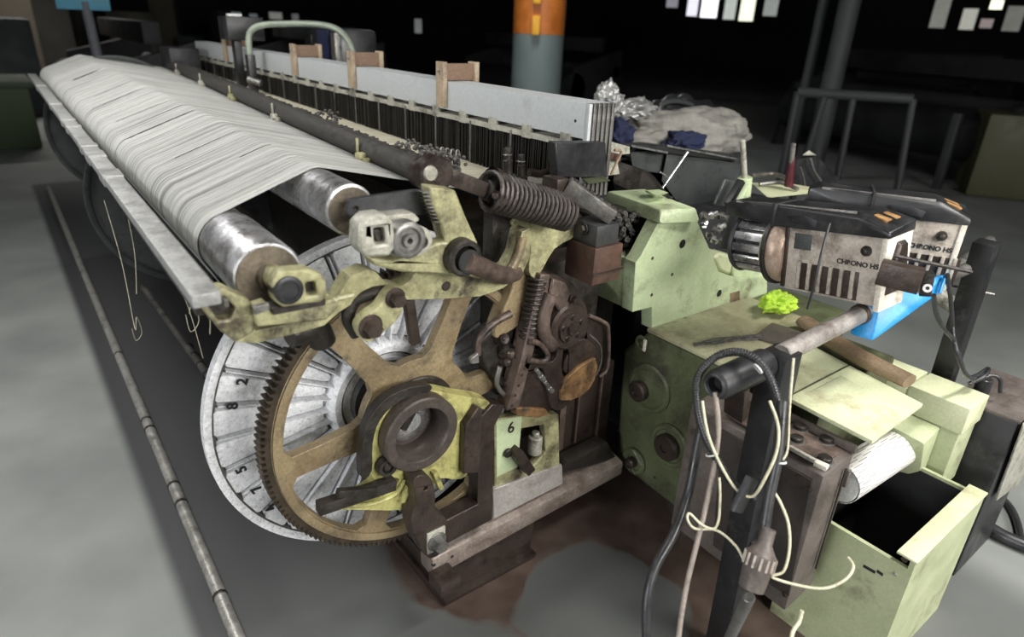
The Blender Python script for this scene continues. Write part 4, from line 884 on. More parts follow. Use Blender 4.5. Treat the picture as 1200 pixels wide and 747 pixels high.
b = MB(); b.tube([aX(752, 545, GXX-.01), aX(744, 530, GXX-.012), aX(740, 528, GXX-.012), aX(735, 536, GXX-.01), aX(745, 556, GXX-.01)], .006, 8, 4); b.build('cast_rib', M['greendirty'], t)
MB().bb((1.487, .705, .7515), (1.80, .709, .7535)).build('lid_seam', M['greendirty'], t)
MB().hull([(1.53, .52, .7515), (1.68, .52, .7515), (1.55, .69, .7515), (1.72, .69, .7515), (1.535, .525, .7545), (1.675, .525, .7545), (1.555, .685, .7545), (1.715, .685, .7545)]).build('lid_panel', M['greenlid'], t)
# items on lid
b = MB(); b.tube([(1.93, .93, .785), (1.87, .80, .785), (1.83, .68, .782), (1.81, .55, .778)], lambda s: .030+.004*math.sin(s*3), 18, 5)
o = b.build('brown_padded_bar', M['tan']); single(o, 'brown worn leather covered bar lying along the green lid', 'bar')
for v in o.data.vertices: v.co.z = .752+(v.co.z-.748)*.62
q = aZ(912, 352, .80); single(draped('lime_rag', M['lime'], q+Vector((0, 0, -.01)), (.075, .05, .035), 8.3, .45), 'bright lime green rag under the near yarn feeder', 'rag')
b = MB(); rnd = random.Random(8)
for k in range(5):
    pts = [aZ(816+rnd.uniform(-4, 4)+22*j, 402-j*2+rnd.uniform(-4, 4), .756) for j in range(6)]; b.tube(pts, .0025, 5, 4)
single(b.build('lint_threads', M['lint'], None), 'dark tangle of lint threads on the dusty lid above the cable loop', 'lint', None, 'stuff')
single(MB().hull([aZ(905, 378, .752), aZ(950, 392, .752), aZ(930, 410, .752), aZ(880, 396, .752), aZ(905, 378, .765), aZ(945, 392, .775), aZ(925, 404, .77)], .004).build('crumpled_plastic', M['box']), 'brown crumpled plastic piece behind the black post top', 'plastic')
# printed roll
t = thing('printed_sheet_roll', 'rolled white printed sheet tucked under the green lid corner', 'paper')
def paper():
    m = bpy.data.materials.new('printed_paper'); m.use_nodes = True; nt = m.node_tree; N = nt.nodes; L = nt.links; b = N['Principled BSDF']; b.inputs['Roughness'].default_value = .5
    tc = N.new('ShaderNodeTexCoord'); br = N.new('ShaderNodeTexBrick'); mp = N.new('ShaderNodeMapping'); mp.inputs['Scale'].default_value = (9, 20, 26)
    L.new(tc.outputs['UV'], mp.inputs['Vector']); L.new(mp.outputs['Vector'], br.inputs['Vector'])
    br.inputs['Color1'].default_value = (.20, .19, .18, 1); br.inputs['Color2'].default_value = (.42, .40, .37, 1); br.inputs['Mortar'].default_value = (.74, .72, .68, 1)
    br.inputs['Scale'].default_value = 1; br.inputs['Mortar Size'].default_value = .30; br.inputs['Brick Width'].default_value = 1.4; br.inputs['Row Height'].default_value = .8
    L.new(br.outputs['Color'], b.inputs['Base Color']); return m
bm = bmesh.new(); uv = bm.loops.layers.uv.new('UVMap'); rows = []
ax0, ax1 = aY(982, 566, .575), aY(1073, 510, .575); RR = .058; nr = 14
for k in range(nr+1):
    a_ = math.radians(70+k*(190/nr)); rows.append([bm.verts.new(p+Vector((0, math.cos(a_)*RR, math.sin(a_)*RR))) for p in (ax0, ax1)])
for k in range(nr):
    f = bm.faces.new((rows[k][0], rows[k][1], rows[k+1][1], rows[k+1][0]))
    for lp, u_ in zip(f.loops, ((0, k), (1.6, k), (1.6, k+1), (0, k+1))): lp[uv].uv = (u_[0]*.6, u_[1]/nr)
me = bpy.data.meshes.new('sheet'); bm.to_mesh(me); bm.free(); me.materials.append(paper()); me.shade_smooth(); o = bpy.data.objects.new('sheet', me); COL.objects.link(o); o.parent = t
so = o.modifiers.new('s', 'SOLIDIFY'); so.thickness = .002
MB().cyl(ax0, ax1-Vector((.004, 0, 0)), RR-.003, n=32).build('core', M['wh'], t)

# ------------------------------------------------------------------ boxes to the right
t = thing('green_switch_box', 'pale green box with a split lid right of the brown padded bar', 'box')
MB().bb((2.035, .452, .36), (2.165, .86, .652), .006).build('box_body', M['greenbin'], t)
MB().bb((2.028, .446, .572), (2.172, .612, .66), .004).build('box_lid', M['greenlid'], t)
MB().bb((2.028, .618, .60), (2.172, .865, .66), .004).build('rear_lid', M['greenlid'], t)
MB().hull([(2.0, .50, .40), (2.03, .50, .40), (1.95, .60, .40), (2.03, .60, .40), (1.93, .50, .55), (2.03, .50, .57), (1.93, .62, .56), (2.03, .62, .57)], .005).build('side_chute', M['greenbin'], t)
t = thing('dark_control_case', 'dark grey case with dusty top at the right edge beyond the green box', 'box')
MB().bb((2.19, .36, .0), (2.50, .53, .60), .008).build('case_body', M['black'], t)
MB().bb((2.185, .355, .60), (2.505, .535, .612), .003).build('case_top', M['box'], t)
MB().hull([(2.18, .345, .60), (2.50, .345, .60), (2.18, .350, .612), (2.50, .352, .612), (2.25, .345, .30), (2.50, .345, .25), (2.25, .352, .30), (2.5, .352, .25)], .001).build('front_plate', M['plate'], t)
MB().cyl((2.26, .49, .612), (2.26, .49, .67), .022).build('cable_plug', M['cableb'], t)

t = thing('green_bin', 'open pale green sheet metal bin standing on the floor at the lower right', 'bin')
bx0, bx1, by0, by1, bz = 1.56, 2.0, .335, .64, .44
w = .012
b = MB(); b.bb((bx0, by0, 0), (bx1, by0+w, bz)); b.bb((bx0+w, by1-w, 0), (bx1-w, by1, bz-.02)); b.bb((bx0, by0+w, 0), (bx0+w, by1, bz-.03)); b.bb((bx1-w, by0+w, 0), (bx1, by1, bz)); b.bb((bx0+w, by0+w, 0), (bx1-w, by1-w, .01))
b.build('bin_shell', M['greenbin'], t)
MB().hull([(bx0-.005, by0-.004, bz-.001), (bx1+.004, by0-.004, bz+.006), (bx0-.005, by0+.045, bz-.001), (bx1+.004, by0+.045, bz+.006), (bx0-.005, by0-.004, bz+.006), (bx1+.004, by0-.004, bz+.013), (bx0-.005, by0+.045, bz+.006), (bx1+.004, by0+.045, bz+.013)], .002).build('folded_rim', M['greenlid'], t)
b = MB(); e_ = .002
b.bb((bx0+w, by0+w, .01), (bx0+w+e_, by1-w, bz-.035)); b.bb((bx1-w-e_, by0+w, .01), (bx1-w, by1-w, bz-.01)); b.bb((bx0+w+e_, by0+w, .01), (bx1-w-e_, by0+w+e_, bz-.01)); b.bb((bx0+w+e_, by1-w-e_, .01), (bx1-w-e_, by1-w, bz-.025)); b.bb((bx0+w+e_, by0+w+e_, .01), (bx1-w-e_, by1-w-e_, .03))
b.build('black_lining', M['ink'], t)  # sheets added to paint the bin's shaded inside black
MB().pX([(1028, 668), (1035, 673), (1034, 676), (1027, 671)], bx0-.001, .003).build('slot_hole', M['ink'], t)
MB().pX([(1012, 662), (1026, 670), (1025, 673), (1011, 665)], bx0-.001, .003).build('slot_hole', M['ink'], t)
q = aX(1049, 673, bx0-.001); MB().cyl(q+XN*.003, q, .006, n=12).build('rivet', M['plate'], t)
q = aX(1060, 656, bx0-.001); MB().cyl(q+XN*.003, q, .008, n=12).build('rivet', M['brown'], t)

# ------------------------------------------------------------------ control box
t = thing('control_box', 'dusty brown metal control box with round knobs on its sloping top', 'control box')
X0 = 1.35; X1 = 1.487
A = Vector((X0, .517, .673)); 
pts = [(X0, .517, .675), (X0, .90, .675), (X0, .517, .245), (X0, .90, .255), (X1, .517, .69), (X1, .90, .69), (X1-.01, .517, .26), (X1, .90, .27)]
MB().hull(pts, .006).build('box_case', M['box'], t)
MB().pX([(845, 503), (952, 563), (924, 700), (835, 640)], X0-.004, .006).build('side_door', M['boxd'], t, bevel=.002)
MB().bb((X1-.012, .512, .69), (X1+.0, .90, .712), .003).build('back_flange', M['box'], t)
MB().bb((X0+.01, .535, .688), (X1-.02, .80, .694), .002).build('top_panel', M['brownl'], t)
for px, py in ((937, 503), (968, 518), (933, 517), (862, 462), (966, 541)):
    q = aZ(px, py, .692); b = MB(); b.lathe(q, (0, 0, 1), [(0, .016), (.012, .016), (.014, .013), (.014, 0)], 20); b.build('knob', M['grease'], t)
    MB().lathe(q, (0, 0, 1), [(0, .022), (.003, .021), (.003, .015)], 20).build('knob_ring', M['steel'], t)
MB().bar(aZ(925, 524, .70), aZ(968, 548, .70), .01, .01, .002).build('toggle_rod', M['plate'], t)
MB().bar(aZ(955, 542, .705), aZ(970, 549, .705), .018, .012, .002).build('toggle_tip', M['feederw'], t)
for px, py in ((948, 574), (920, 697), (936, 560)): q = aX(px, py, X0-.005); bolt(q, (-1, 0, 0), .005, 'screw', M['brown'], t, .006)
MB().bb((X1-.04, .509, .34), (X1-.034, .513, .66), .001).build('front_seam', M['grease'], t)
MB().bb((X1-.026, .505, .60), (X1-.014, .513, .65), .002).build('hinge', M['box'], t)

# ------------------------------------------------------------------ posts and rail pipe
t = thing('black_post', 'black square steel post standing in front of the control box', 'post')
MB().bar((1.30, .635, 0), (1.262, .64, .975), .066, .062, .003, (0, 1, 0)).build('square_tube', M['post'], t)
MB().bar((1.285, .60, .32), (1.292, .60, .455), .06, .012, .002, (0, 1, 0)).build('clamp_plate', M['dark'], t)
t = thing('black_post', 'black square steel post leaning at the right behind the feeders', 'post')
MB().bar((2.31, .60, 0), (2.213, .595, 1.088), .058, .058, .003, (0, 1, 0)).build('square_tube', M['post'], t)

t = thing('support_pipe', 'dusty grey round pipe reaching from the post top to the near feeder', 'pipe')
MB().cyl((1.265, .64, .968), (1.66, .64, .985), .022, n=28).build('pipe', M['pipe'], t)
MB().cyl((1.60, .64, .983), (1.615, .64, .984), .026, n=28).build('clamp_ring', M['brown'], t)
MB().cyl((1.66, .64, .985), (2.20, .62, 1.0), .018, n=20).build('rear_pipe', M['steel'], t)
t = thing('far_rail_tube', 'grey tube rail slanting behind the right post', 'pipe')
MB().cyl(dp(1098, 330, 2.2), dp(1160, 282, 2.45), .02, n=16).build('tube', M['steel'], t)
MB().cyl(dp(1088, 338, 2.15), dp(1122, 362, 2.1), .025, n=16).build('tube_end', M['plate'], t)
MB().cyl(dp(1100, 332, 2.0), dp(1165, 345, 2.0), .004, n=8).build('thin_rod', M['steel'], t)
t = thing('rubber_grip', 'black rubber hand grip with hollow end beside the post top', 'handle')
g0, g1 = dp(838, 455, 1.38), None
g0 = aY(838, 452, .655); g1 = g0+Vector((.175, 0, .0))
MB().lathe(g0, g1-g0, [(.02, 0), (.02, .016), (0, .018), (-.002, .024), (.002, .030), (.012, .033), (.10, .035), (.172, .035), (.172, 0)], 36).build('grip', M['black'], t)
MB().lathe(g0, g1-g0, [(-.004, .019), (-.006, .023), (-.002, .026), (.004, .022)], 28).build('end_ring', M['dark'], t)
MB().bar(g1+Vector((-.09, .0, -.025)), g1+Vector((-.04, .02, -.13)), .02, .05, .004, (0, 1, 0)).build('bracket', M['brown'], t)

# ------------------------------------------------------------------ yarn feeders
def feeder(fr, rr, hv):
    t = thing('yarn_feeder', None, 'yarn feeder', 'yarn feeders on the support pipe')
    # local frame: u from drum to rear, v to the viewer's side, w up ; origin at rear top corner
    fr, rr = Vector(fr), Vector(rr); u = (rr-fr); L_ = u.length; u.normalize(); v = Vector((0, 0, 1)).cross(u).normalized()
    if v.dot(CAM-fr) < 0: v = -v
    w = v.cross(u) if v.cross(u).z > 0 else u.cross(v)
    def P(a, b_, c_): return fr+u*a+v*b_+w*c_     # a along, b toward viewer side, c up
    def bx(a0, a1, b0, b1, c0, c1, bev=.004): return MB().hull([P(a, b_, c_) for a in (a0, a1) for b_ in (b0, b1) for c_ in (c0, c1)], bev)
    Lr = L_
    # top arm: long black cap, rear end chamfered
    MB().hull([P(0, -hv*.7, -.01), P(0, hv*.7, -.01), P(.0, -hv*.7, -.045), P(.0, hv*.7, -.045), P(.03, -hv*.7, .0), P(.03, hv*.7, .0),
               P(Lr-.07, -hv, .0), P(Lr-.07, hv*.8, .0), P(Lr-.07, hv*1.02, -.012), P(Lr+.005, -hv, -.02), P(Lr+.005, hv, -.035), P(Lr+.005, -hv, -.045), P(Lr+.005, hv*1.02, -.05), P(.15, hv*1.02, -.055), P(.15, -hv*1.02, -.055)], .004).build('top_cap', M['blackcap'], t)
    MB().hull([P(.03, hv*.72, -.004), P(Lr-.08, hv*.83, -.001), P(.03, hv*.74, -.007), P(Lr-.08, hv*.86, -.004), P(.03, hv*.70, -.001), P(Lr-.08, hv*.80, .003)]).build('edge_highlight', M['steel'], t)
    bx(.15, .157, -hv*1.04, hv*1.04, -.056, .003, .001).build('cap_joint', M['ink'], t)
    MB().hull([P(.19, hv*1.0, -.022), P(.20, hv*1.0, -.034), P(.27, hv*1.0, -.045), P(.275, hv*1.0, -.028), P(.24, hv*1.0, -.018), P(.19, hv*1.06, -.022), P(.20, hv*1.06, -.034), P(.27, hv*1.12, -.045), P(.275, hv*1.12, -.028), P(.24, hv*1.12, -.018)], .002).build('side_lug', M['dark'], t)
    for s_, nm in ((.35, 'amber_button'), (-.35, 'amber_button')): MB().hull([P(Lr-.052, hv*(s_-.2), -.004), P(Lr-.052, hv*(s_+.2), -.004), P(Lr-.016, hv*(s_-.2), -.014), P(Lr-.016, hv*(s_+.2), -.014), P(Lr-.05, hv*(s_-.2), -.02), P(Lr-.02, hv*(s_+.2), -.02)], .002).build('button', M['amber'], t)
    # body
    body = bx(.195, Lr-.01, -hv*.9, hv*.9, -.215, -.04, .008).build('body_shell', M['feeder'], t)
    bx(Lr-.012, Lr+.002, -hv*.98, hv*.98, -.225, -.045, .004).build('rear_frame', M['feederw'], t)
    MB().hull([P(Lr-.001, hv*a_, c_) for a_, c_ in ((-.4, -.06), (.3, -.06), (.65, -.12), (.7, -.19), (-.65, -.19), (-.65, -.12))]+[P(Lr+.012, hv*a_, c_) for a_, c_ in ((-.3, -.07), (.2, -.07), (.5, -.13), (.55, -.18), (-.55, -.18), (-.55, -.13))], .003).build('rear_socket', M['brown'], t)
    for k in range(6):
        a = .232+k*.027; bx(a, a+.009, hv*.9, hv*1.02, -.205, -.135, .002).build('cooling_fin', M['feeder'], t)
    bx(.215, .26, hv*.9, hv*.92, -.105, -.065, .001).build('label_plate', M['cover'], t)
    bx(.228, .385, hv*.88, hv*.915, -.208, -.138, .001).build('fin_recess', M['brown'], t)
    bx(.187, .2, -hv*.92, hv*.92, -.21, -.04, .003).build('front_wall', M['brown'], t)
    q = P(Lr-.045, hv*.9, -.085); MB().lathe(q, v, [(0, .013), (.004, .012), (.004, .008), (.012, .007), (.014, .004), (.014, 0)], 20).build('side_knob', M['grease'], t)
    xd = u if (u.cross(w)).dot(v) > 0 else -u
    text(.0006, 'lettering', 'CHRONO HS', .0165, frame(P(Lr-.062, hv*.905, -.119), xd, w), M['ink'], body, .0008)
    # disc and drum
    dc = -.122
    o = P(.19, 0, dc); MB().lathe(o, -u, [(0, 0), (0, .07), (.012, .085), (.03, .090), (.036, .089), (.036, 0)], 48).build('feeder_disc', M['disc'], t)
    o = P(.153, 0, dc); MB().lathe(o, -u, [(0, .0), (0, .098), (.008, .099), (.008, .0)], 48).build('black_flange', M['black'], t)
    o = P(.143, 0, dc); MB().lathe(o, -u, [(0, .08), (.004, .087), (.010, .084), (.010, .05)], 48).build('yellow_rim', M['yellow'], t)
    o = P(.135, 0, dc); dr = MB().lathe(o, -u, [(0, .06), (.0, .068), (.085, .068), (.09, .06), (.09, 0)], 40).build('drum_core', M['black'], t)
    uu, vv = basis(u)
    for k in range(14):
        a = 2*PI*k/14; e = uu*math.cos(a)+vv*math.sin(a); g = -uu*math.sin(a)+vv*math.cos(a)
        MB().hull([o-u*a0+e*r_+g*s_ for a0 in (.002, .088) for r_, s_ in ((.070, -.012), (.070, .012), (.0765, -.009), (.0765, .009))], .0008).build('drum_segment', M['bright'], dr)
    o = P(.046, 0, dc); MB().lathe(o, -u, [(0, .06), (0, .078), (.006, .082), (.012, .079), (.016, .06), (.03, .02), (.03, 0)], 40).build('front_ring', M['dark'], t)
    b = MB(); b.hull([P(.0, hv*.3, -.03), P(.03, hv*.3, -.03), P(-.035, hv*.35, -.15), P(-.01, hv*.35, -.15), P(.0, -hv*.3, -.03), P(.03, -hv*.3, -.03), P(-.035, -hv*.1, -.15), P(-.01, -hv*.1, -.15)], .006); b.build('front_arm', M['black'], t)
    # rear yarn brake
    return t, P, Lr, hv
fd, P, Lr, hv = feeder((1.60, 1.04, 1.195), (1.60, .605, 1.25), .064)
fd['label'] = 'nearest yarn feeder with black top, slatted steel drum and stained beige body'
mk = thing('rear_tensioner', 'dark brown yarn tensioner with rod and white ringed eyelet on the near feeder', 'tensioner')
q0 = dp(1042, 318, 1.47); q1 = dp(1082, 330, 1.42)
MB().bar(dp(1030, 318, 1.42), dp(1080, 330, 1.38), .04, .052, .003).build('tensioner_block', M['brown'], mk)
MB().bar(dp(1078, 332, 1.42), dp(1093, 333, 1.41), .03, .052, .003).build('eyelet_holder', M['grease'], mk)
MB().lathe(dp(1087, 338, 1.39), dp(1086.5, 338, 1.3)-dp(1087, 338, 1.4), [(0, .009), (.003, .009), (.003, .004), (0, .004)], 18).build('eyelet', M['wh'], mk)
MB().cyl(dp(1048, 300, 1.46), dp(1139, 319, 1.46), .0045, n=10).build('long_rod', M['grease'], mk)
settle(fd)
f2, P, Lr, hv = feeder((1.715, .90, 1.252), (1.895, .575, 1.25), .055); settle(f2)
f2['label'] = 'second yarn feeder, half hidden behind the nearest one'
# blue tray
t = thing('blue_tray', 'bright blue plastic tray hanging below the feeders', 'tray')
MB().hull([dp(1108, 322, 1.62), dp(1100, 344, 1.62), dp(1022, 400, 1.60), dp(1034, 340, 1.60), dp(996, 392, 1.64), dp(1006, 345, 1.66), dp(1100, 322, 1.80), dp(1096, 340, 1.80), dp(1020, 372, 1.75)], .004).build('tray_shell', M['blue'], t)
MB().cyl(dp(1108, 322, 1.61), dp(1101, 344, 1.61), .004, n=8).build('tray_edge', M['blue'], t)

# ------------------------------------------------------------------ cables
def cable(name, pts, r, m, label, ribbed=False):
    b = MB(); n = 8 if r < .006 else 12
    if ribbed:
        P2 = catmull([Vector(p) for p in pts], 12); b.tube(P2, r*.86, 12); acc = 0
        for i_ in range(1, len(P2)):
            sg = P2[i_]-P2[i_-1]; L0 = sg.length
            while acc < L0:
                q_ = P2[i_-1]+sg*(acc/L0); b.lathe(q_, sg, [(0, r*.8), (.0008, r*1.1), (.0024, r*1.1), (.0032, r*.8)], 12); acc += .0058
            acc -= L0
    else: b.tube(pts, r, n, 6)
    return single(b.build(name, M[m], None, sharp=80), label, 'cable')
cable('corrugated_conduit', [dp(x, y, d) for x, y, d in ((884, 585, 1.33), (862, 570, 1.33), (838, 535, 1.33), (822, 500, 1.34), (816, 465, 1.35), (820, 438, 1.36), (840, 418, 1.36), (866, 413, 1.33), (890, 425, 1.30), (906, 452, 1.29), (914, 490, 1.29), (910, 530, 1.29), (896, 565, 1.30))], .0085, 'cableb', 'ribbed black conduit looped over the rubber grip and post', True)
cable('thick_cable', [dp(x, y, d) for x, y, d in ((917, 470, 1.275), (912, 530, 1.27), (900, 590, 1.27), (893, 640, 1.27))], .011, 'cableb', 'thick black cable running down the post into the brown connector')
cable('thick_cable', [dp(x, y, d) for x, y, d in ((822, 500, 1.38), (814, 540, 1.38), (806, 580, 1.38), (790, 625, 1.36), (768, 665, 1.34), (758, 705, 1.33), (758, 760, 1.33), (760, 830, 1.33))]+[Vector((1.03, .72, .02))], .010, 'cableb', 'thick black cable hanging left of the post towards the floor')
cable('grey_cable', [dp(x, y, d) for x, y, d in ((838, 460, 1.33), (842, 500, 1.33), (838, 540, 1.33), (828, 590, 1.33), (816, 640, 1.32), (804, 690, 1.32), (795, 750, 1.32), (790, 830, 1.32))]+[Vector((1.07, .70, .02))], .0055, 'cableg', 'grey brown cable hanging beside the thick black one')
cable('cream_wire', [dp(x, y, d) for x, y, d in ((823, 470, 1.32), (830, 510, 1.31), (846, 548, 1.31), (864, 575, 1.30), (882, 582, 1.29), (896, 562, 1.265), (910, 530, 1.255), (912, 500, 1.255), (902, 470, 1.258))], .003, 'cablew', 'cream wire twisted along the conduit loop')
cable('cream_wire', [dp(x, y, d) for x, y, d in ((843, 560, 1.31), (844, 585, 1.31), (842, 610, 1.31), (836, 620, 1.31), (822, 615, 1.31), (808, 602, 1.31), (806, 610, 1.31), (815, 620, 1.32), (840, 622, 1.32), (862, 640, 1.30), (872, 658, 1.28))], .0026, 'cablew', 'cream wire curling left behind the post to the connector')
cable('yellow_white_wire', [dp(x, y, d) for x, y, d in ((930, 420, 1.29), (925, 480, 1.29), (922, 530, 1.28), (910, 545, 1.27), (905, 570, 1.27), (915, 590, 1.26), (924, 615, 1.25), (925, 645, 1.25), (918, 670, 1.25), (904, 676, 1.255), (930, 685, 1.25), (965, 690, 1.24), (990, 680, 1.24), (1000, 665, 1.25), (994, 654, 1.27)) ], .0028, 'cablew', 'pale yellow wire looping out to the control box side')
cable('black_wire', [dp(x, y, d) for x, y, d in ((1094, 346, 1.55), (1098, 370, 1.6), (1108, 388, 1.65), (1117, 398, 1.7), (1122, 415, 1.7), (1130, 436, 1.75), (1140, 445, 1.8))], .0055, 'cableb', 'black wire curving down from the eyelet holder to the right post foot')
cable('black_wire', [dp(x, y, d) for x, y, d in ((1110, 322, 1.6), (1114, 350, 1.65), (1116, 380, 1.7), (1118, 398, 1.7), (1128, 430, 1.75), (1132, 442, 1.85), (1145, 440, 1.9), (1158, 432, 1.95), (1155, 440, 1.9), (1140, 448, 1.9))], .0055, 'cableb', 'second black wire joining beside the right post')
cable('black_wire', [dp(x, y, d) for x, y, d in ((1135, 450, 1.95), (1150, 444, 1.95), (1162, 440, 1.95), (1172, 445, 1.95), (1172, 460, 1.97))], .006, 'cableb', 'short black lead ending in the plug on the dark case')
cable('hanging_wires', [dp(x, y, d) for x, y, d in ((940, 716, 1.24), (936, 730, 1.24), (928, 745, 1.22), (924, 790, 1.2))], .004, 'cablew', 'pale wires hanging under the control box corner')
cable('thin_feeder_cord', [dp(x, y, d) for x, y, d in ((972, 262, 1.44), (962, 300, 1.44), (954, 335, 1.46), (946, 362, 1.5))], .003, 'cableb', 'thin black cord crossing the near feeder body')
cable('floor_hose', [aZ(x, y, .03) for x, y in ((1128, 598), (1150, 612), (1175, 628), (1215, 645))], .022, 'cableb', 'black flat hose on the floor at the lower right')
cable('floor_cable', [aZ(x, y, .015) for x, y in ((1150, 575), (1165, 578), (1182, 592), (1192, 612), (1198, 640))], .012, 'cableb', 'dark cable curving on the floor beyond the bin')
for lb, x, y, d, dx, dy in (('white tie round the conduit at the top of the loop', 889, 432, 1.30, 3, 4), ('white tie round the conduit halfway down', 834, 532, 1.325, 4, -1), ('white tie round the black cable beside the post', 914, 541, 1.27, 4, 0)):
    q = dp(x, y, d); dr_ = dp(x-dy, y+dx, d)-q; b = MB(); b.lathe(q, dr_ if dx > 3 or dy else dr_, [(0, .0105), (0, .0125), (.003, .0125), (.003, .0105)], 18); single(b.build('cable_tie', M['wh']), lb, 'cable tie')
t = thing('cable_connector', 'round ribbed brown cable connector clamped low on the post', 'connector')
ca, cb = dp(880, 690, 1.25), dp(897, 635, 1.25)
d_ = (cb-ca); MB().lathe(ca, d_, [(0, 0), (0, .024), (.04, .027), (.042, .0285), (.07, .0285), (.075, .024), (.09, .014), (.12, .013), (.12, 0)], 32).build('shell', M['box'], t)
uu, vv = basis(d_); dn = d_.normalized(); b = MB()
for k in range(14):
    a = 2*PI*k/14; e = uu*math.cos(a)+vv*math.sin(a); b.bar(ca+dn*.044+e*.029, ca+dn*.068+e*.029, .004, .004)
b.build('grip_ribs', M['feeder'], t)
single(MB().cyl(dp(878, 700, 1.262), Vector((1.21, .60, .0)), .012, n=20).build('steel_tube', M['steel']), 'bare steel tube running down from the ribbed connector beside the post', 'tube')
single(MB().bar(dp(862, 600, 1.30), dp(882, 560, 1.30), .012, .05, .002).build('small_bracket', M['dark']), 'small dark plate bracket behind the wire loop', 'bracket')

# ------------------------------------------------------------------ background
_d = ray(630, 60); _k = 9.2/math.hypot(_d.x, _d.y); pc = Vector((_d.x*_k, _d.y*_k, 0))
t = thing('striped_column', 'round grey column with orange and yellow painted top beyond the loom', 'column')
colg = mat('grey_green_column', (.15, .19, .185), (.13, .165, .16), 2, .6, 0, 0)
zc = 1.6-0.0
def zat(px, py, x, y):
    d = ray(px, py); tt = math.hypot(x, y)/math.hypot(d.x, d.y); return 1.6+d.z*tt
z_or = zat(628, 40, pc.x, pc.y)
b = MB(); b.cyl(pc, pc+Vector((0, 0, z_or)), .33, n=32); b.build('column_shaft', colg, t)
b = MB(); b.cyl(pc+Vector((0, 0, z_or)), pc+Vector((0, 0, 6.9)), .332, n=32); b.build('orange_band', mat('orange_paint', (.55, .16, .02), (.40, .11, .015), 8, .5, 0, 0), t)
b = MB(); 
for k in range(8): b.box(pc+Vector((-.24, -.24, z_or+.1+k*.35)), (.10, .10, .22), Matrix.Rotation(PI/4, 3, 'Z'), .02)
b.build('yellow_stripe', mat('yellow_paint', (.85, .42, .03), (.7, .33, .02), 8, .5, 0, 0), t)
def bgpoint(px, py, dist):  # point along the ray at a horizontal distance
    d = ray(px, py); k = dist/math.hypot(d.x, d.y); return CAM+d*k
# far windows
def win(px0, py0, px1, py1, dist, col, st, i):
    a = bgpoint(px0, py0, dist); b_ = bgpoint(px1, py1, dist); c = (a+b_)/2; d = ray((px0+px1)/2, (py0+py1)/2); d.z = 0; d.normalize(); s = Vector((d.y, -d.x, 0))
    wd = abs((b_-a).dot(s)); ht = abs(a.z-b_.z); b = MB()
    R_ = frame(c, s, (0, 0, 1)).to_3x3(); b.box(c, (wd, ht, .05), R_)
    o = b.build('window_%d' % i, mat('lit_window_%d' % i, col, None, 1, .5, 0, 0, emit=(*col, st))); o['kind'] = 'structure'
wi = 0
for (x0, y0, x1, y1, st, col) in ((806, -10, 818, 22, 2.2, (.85, .85, .95)), (822, -14, 842, 24, 3.5, (.95, .95, 1)), (850, -10, 862, 26, 1.1, (.8, .85, .8)), (868, -8, 884, 28, 2.4, (1, 1, .8)), (895, -5, 912, 22, .5, (.8, .85, .8)), (1128, 8, 1142, 38, .7, (.9, .9, .8)), (1160, -2, 1176, 14, 3.5, (1, 1, .75)), (1096, -5, 1108, 36, .25, (.9, .9, .8)), (1148, 20, 1164, 36, .35, (1, .8, .8)), (1180, 5, 1196, 40, .15, (.9, .9, .8)),
        (268, 12, 286, 28, .22, (.7, .85, .9)), (290, 14, 304, 26, .15, (.7, .8, .9)), (312, 12, 334, 26, .25, (.9, .9, .85)), (340, 14, 352, 27, .12, (.8, .8, .9)), (484, 20, 496, 42, .22, (.85, .9, .9)), (780, -8, 796, 12, .4, (.9, .9, 1))):
    wi += 1; m_ = (x0+x1)/2; h_ = (x1-x0)*.36; win(m_-h_, y0+2, m_+h_, y1-3, 24 if x0 < 700 else 20, col, st*.30, wi)
# blue sign on a post
t = thing('blue_sign', 'blue sign on a slim grey post far behind at the top left', 'sign')
a = bgpoint(97, 2, 9); f0 = bgpoint(108, 60, 9)
b = MB(); d = ray(97, 2); d.z = 0; d.normalize(); s = Vector((d.y, -d.x, 0)); b.box(a+Vector((0, 0, .05)), (.50, .26, .03), frame(a, s, (0, 0, 1)).to_3x3(), .01); b.build('sign_board', mat('sign_blue', (.10, .38, .55), None, 3, .5, 0, 0), t)
MB().cyl((a.x+.06, a.y+.02, 0), (a.x+.02, a.y+.02, a.z), .05, n=14).build('sign_post', mat('dull_post', (.16, .17, .19), None, 3, .6, 0, 0), t)
# distant dark looms and stacks
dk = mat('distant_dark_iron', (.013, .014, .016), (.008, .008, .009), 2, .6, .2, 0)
def far_loom(x, y, ang, label, L_=3.6):
    t = thing('distant_loom', label, 'loom', 'looms in the dark hall')
    R_ = Matrix.Rotation(ang, 3, 'Z'); o = Vector((x, y, 0))
    def W(p): return o+R_ @ Vector(p)
    for s in (0, L_):
        b = MB(); b.hull([W(p) for p in ((0, s, 0), (1.5, s, 0), (0, s+.12, 0), (1.5, s+.12, 0), (.2, s, 1.0), (1.4, s, 1.3), (.2, s+.12, 1.0), (1.4, s+.12, 1.3))], .02); b.build('side_frame', dk, t)
    b = MB(); b.hull([W(p) for p in ((.7, 0, 1.25), (.9, 0, 1.25), (.7, L_, 1.25), (.9, L_, 1.25), (.7, 0, 1.5), (.9, 0, 1.5), (.7, L_, 1.5), (.9, L_, 1.5))], .01); b.build('harness', dk, t)
    b = MB(); b.cyl(W((.2, 0, .6)), W((.2, L_, .6)), .3); b.build('beam', dk, t)
    b = MB(); b.cyl(W((1.3, 0, .9)), W((1.3, L_, .9)), .1); b.build('breast_roll', mat('far_fabric', (.022, .022, .025), None, 2, .8, 0, 0), t)
far_loom(9.2, 2.7, -.3, 'dark loom standing right of centre in the shadows'); far_loom(8.5, 9.5, 0, 'dark loom beyond the striped column')
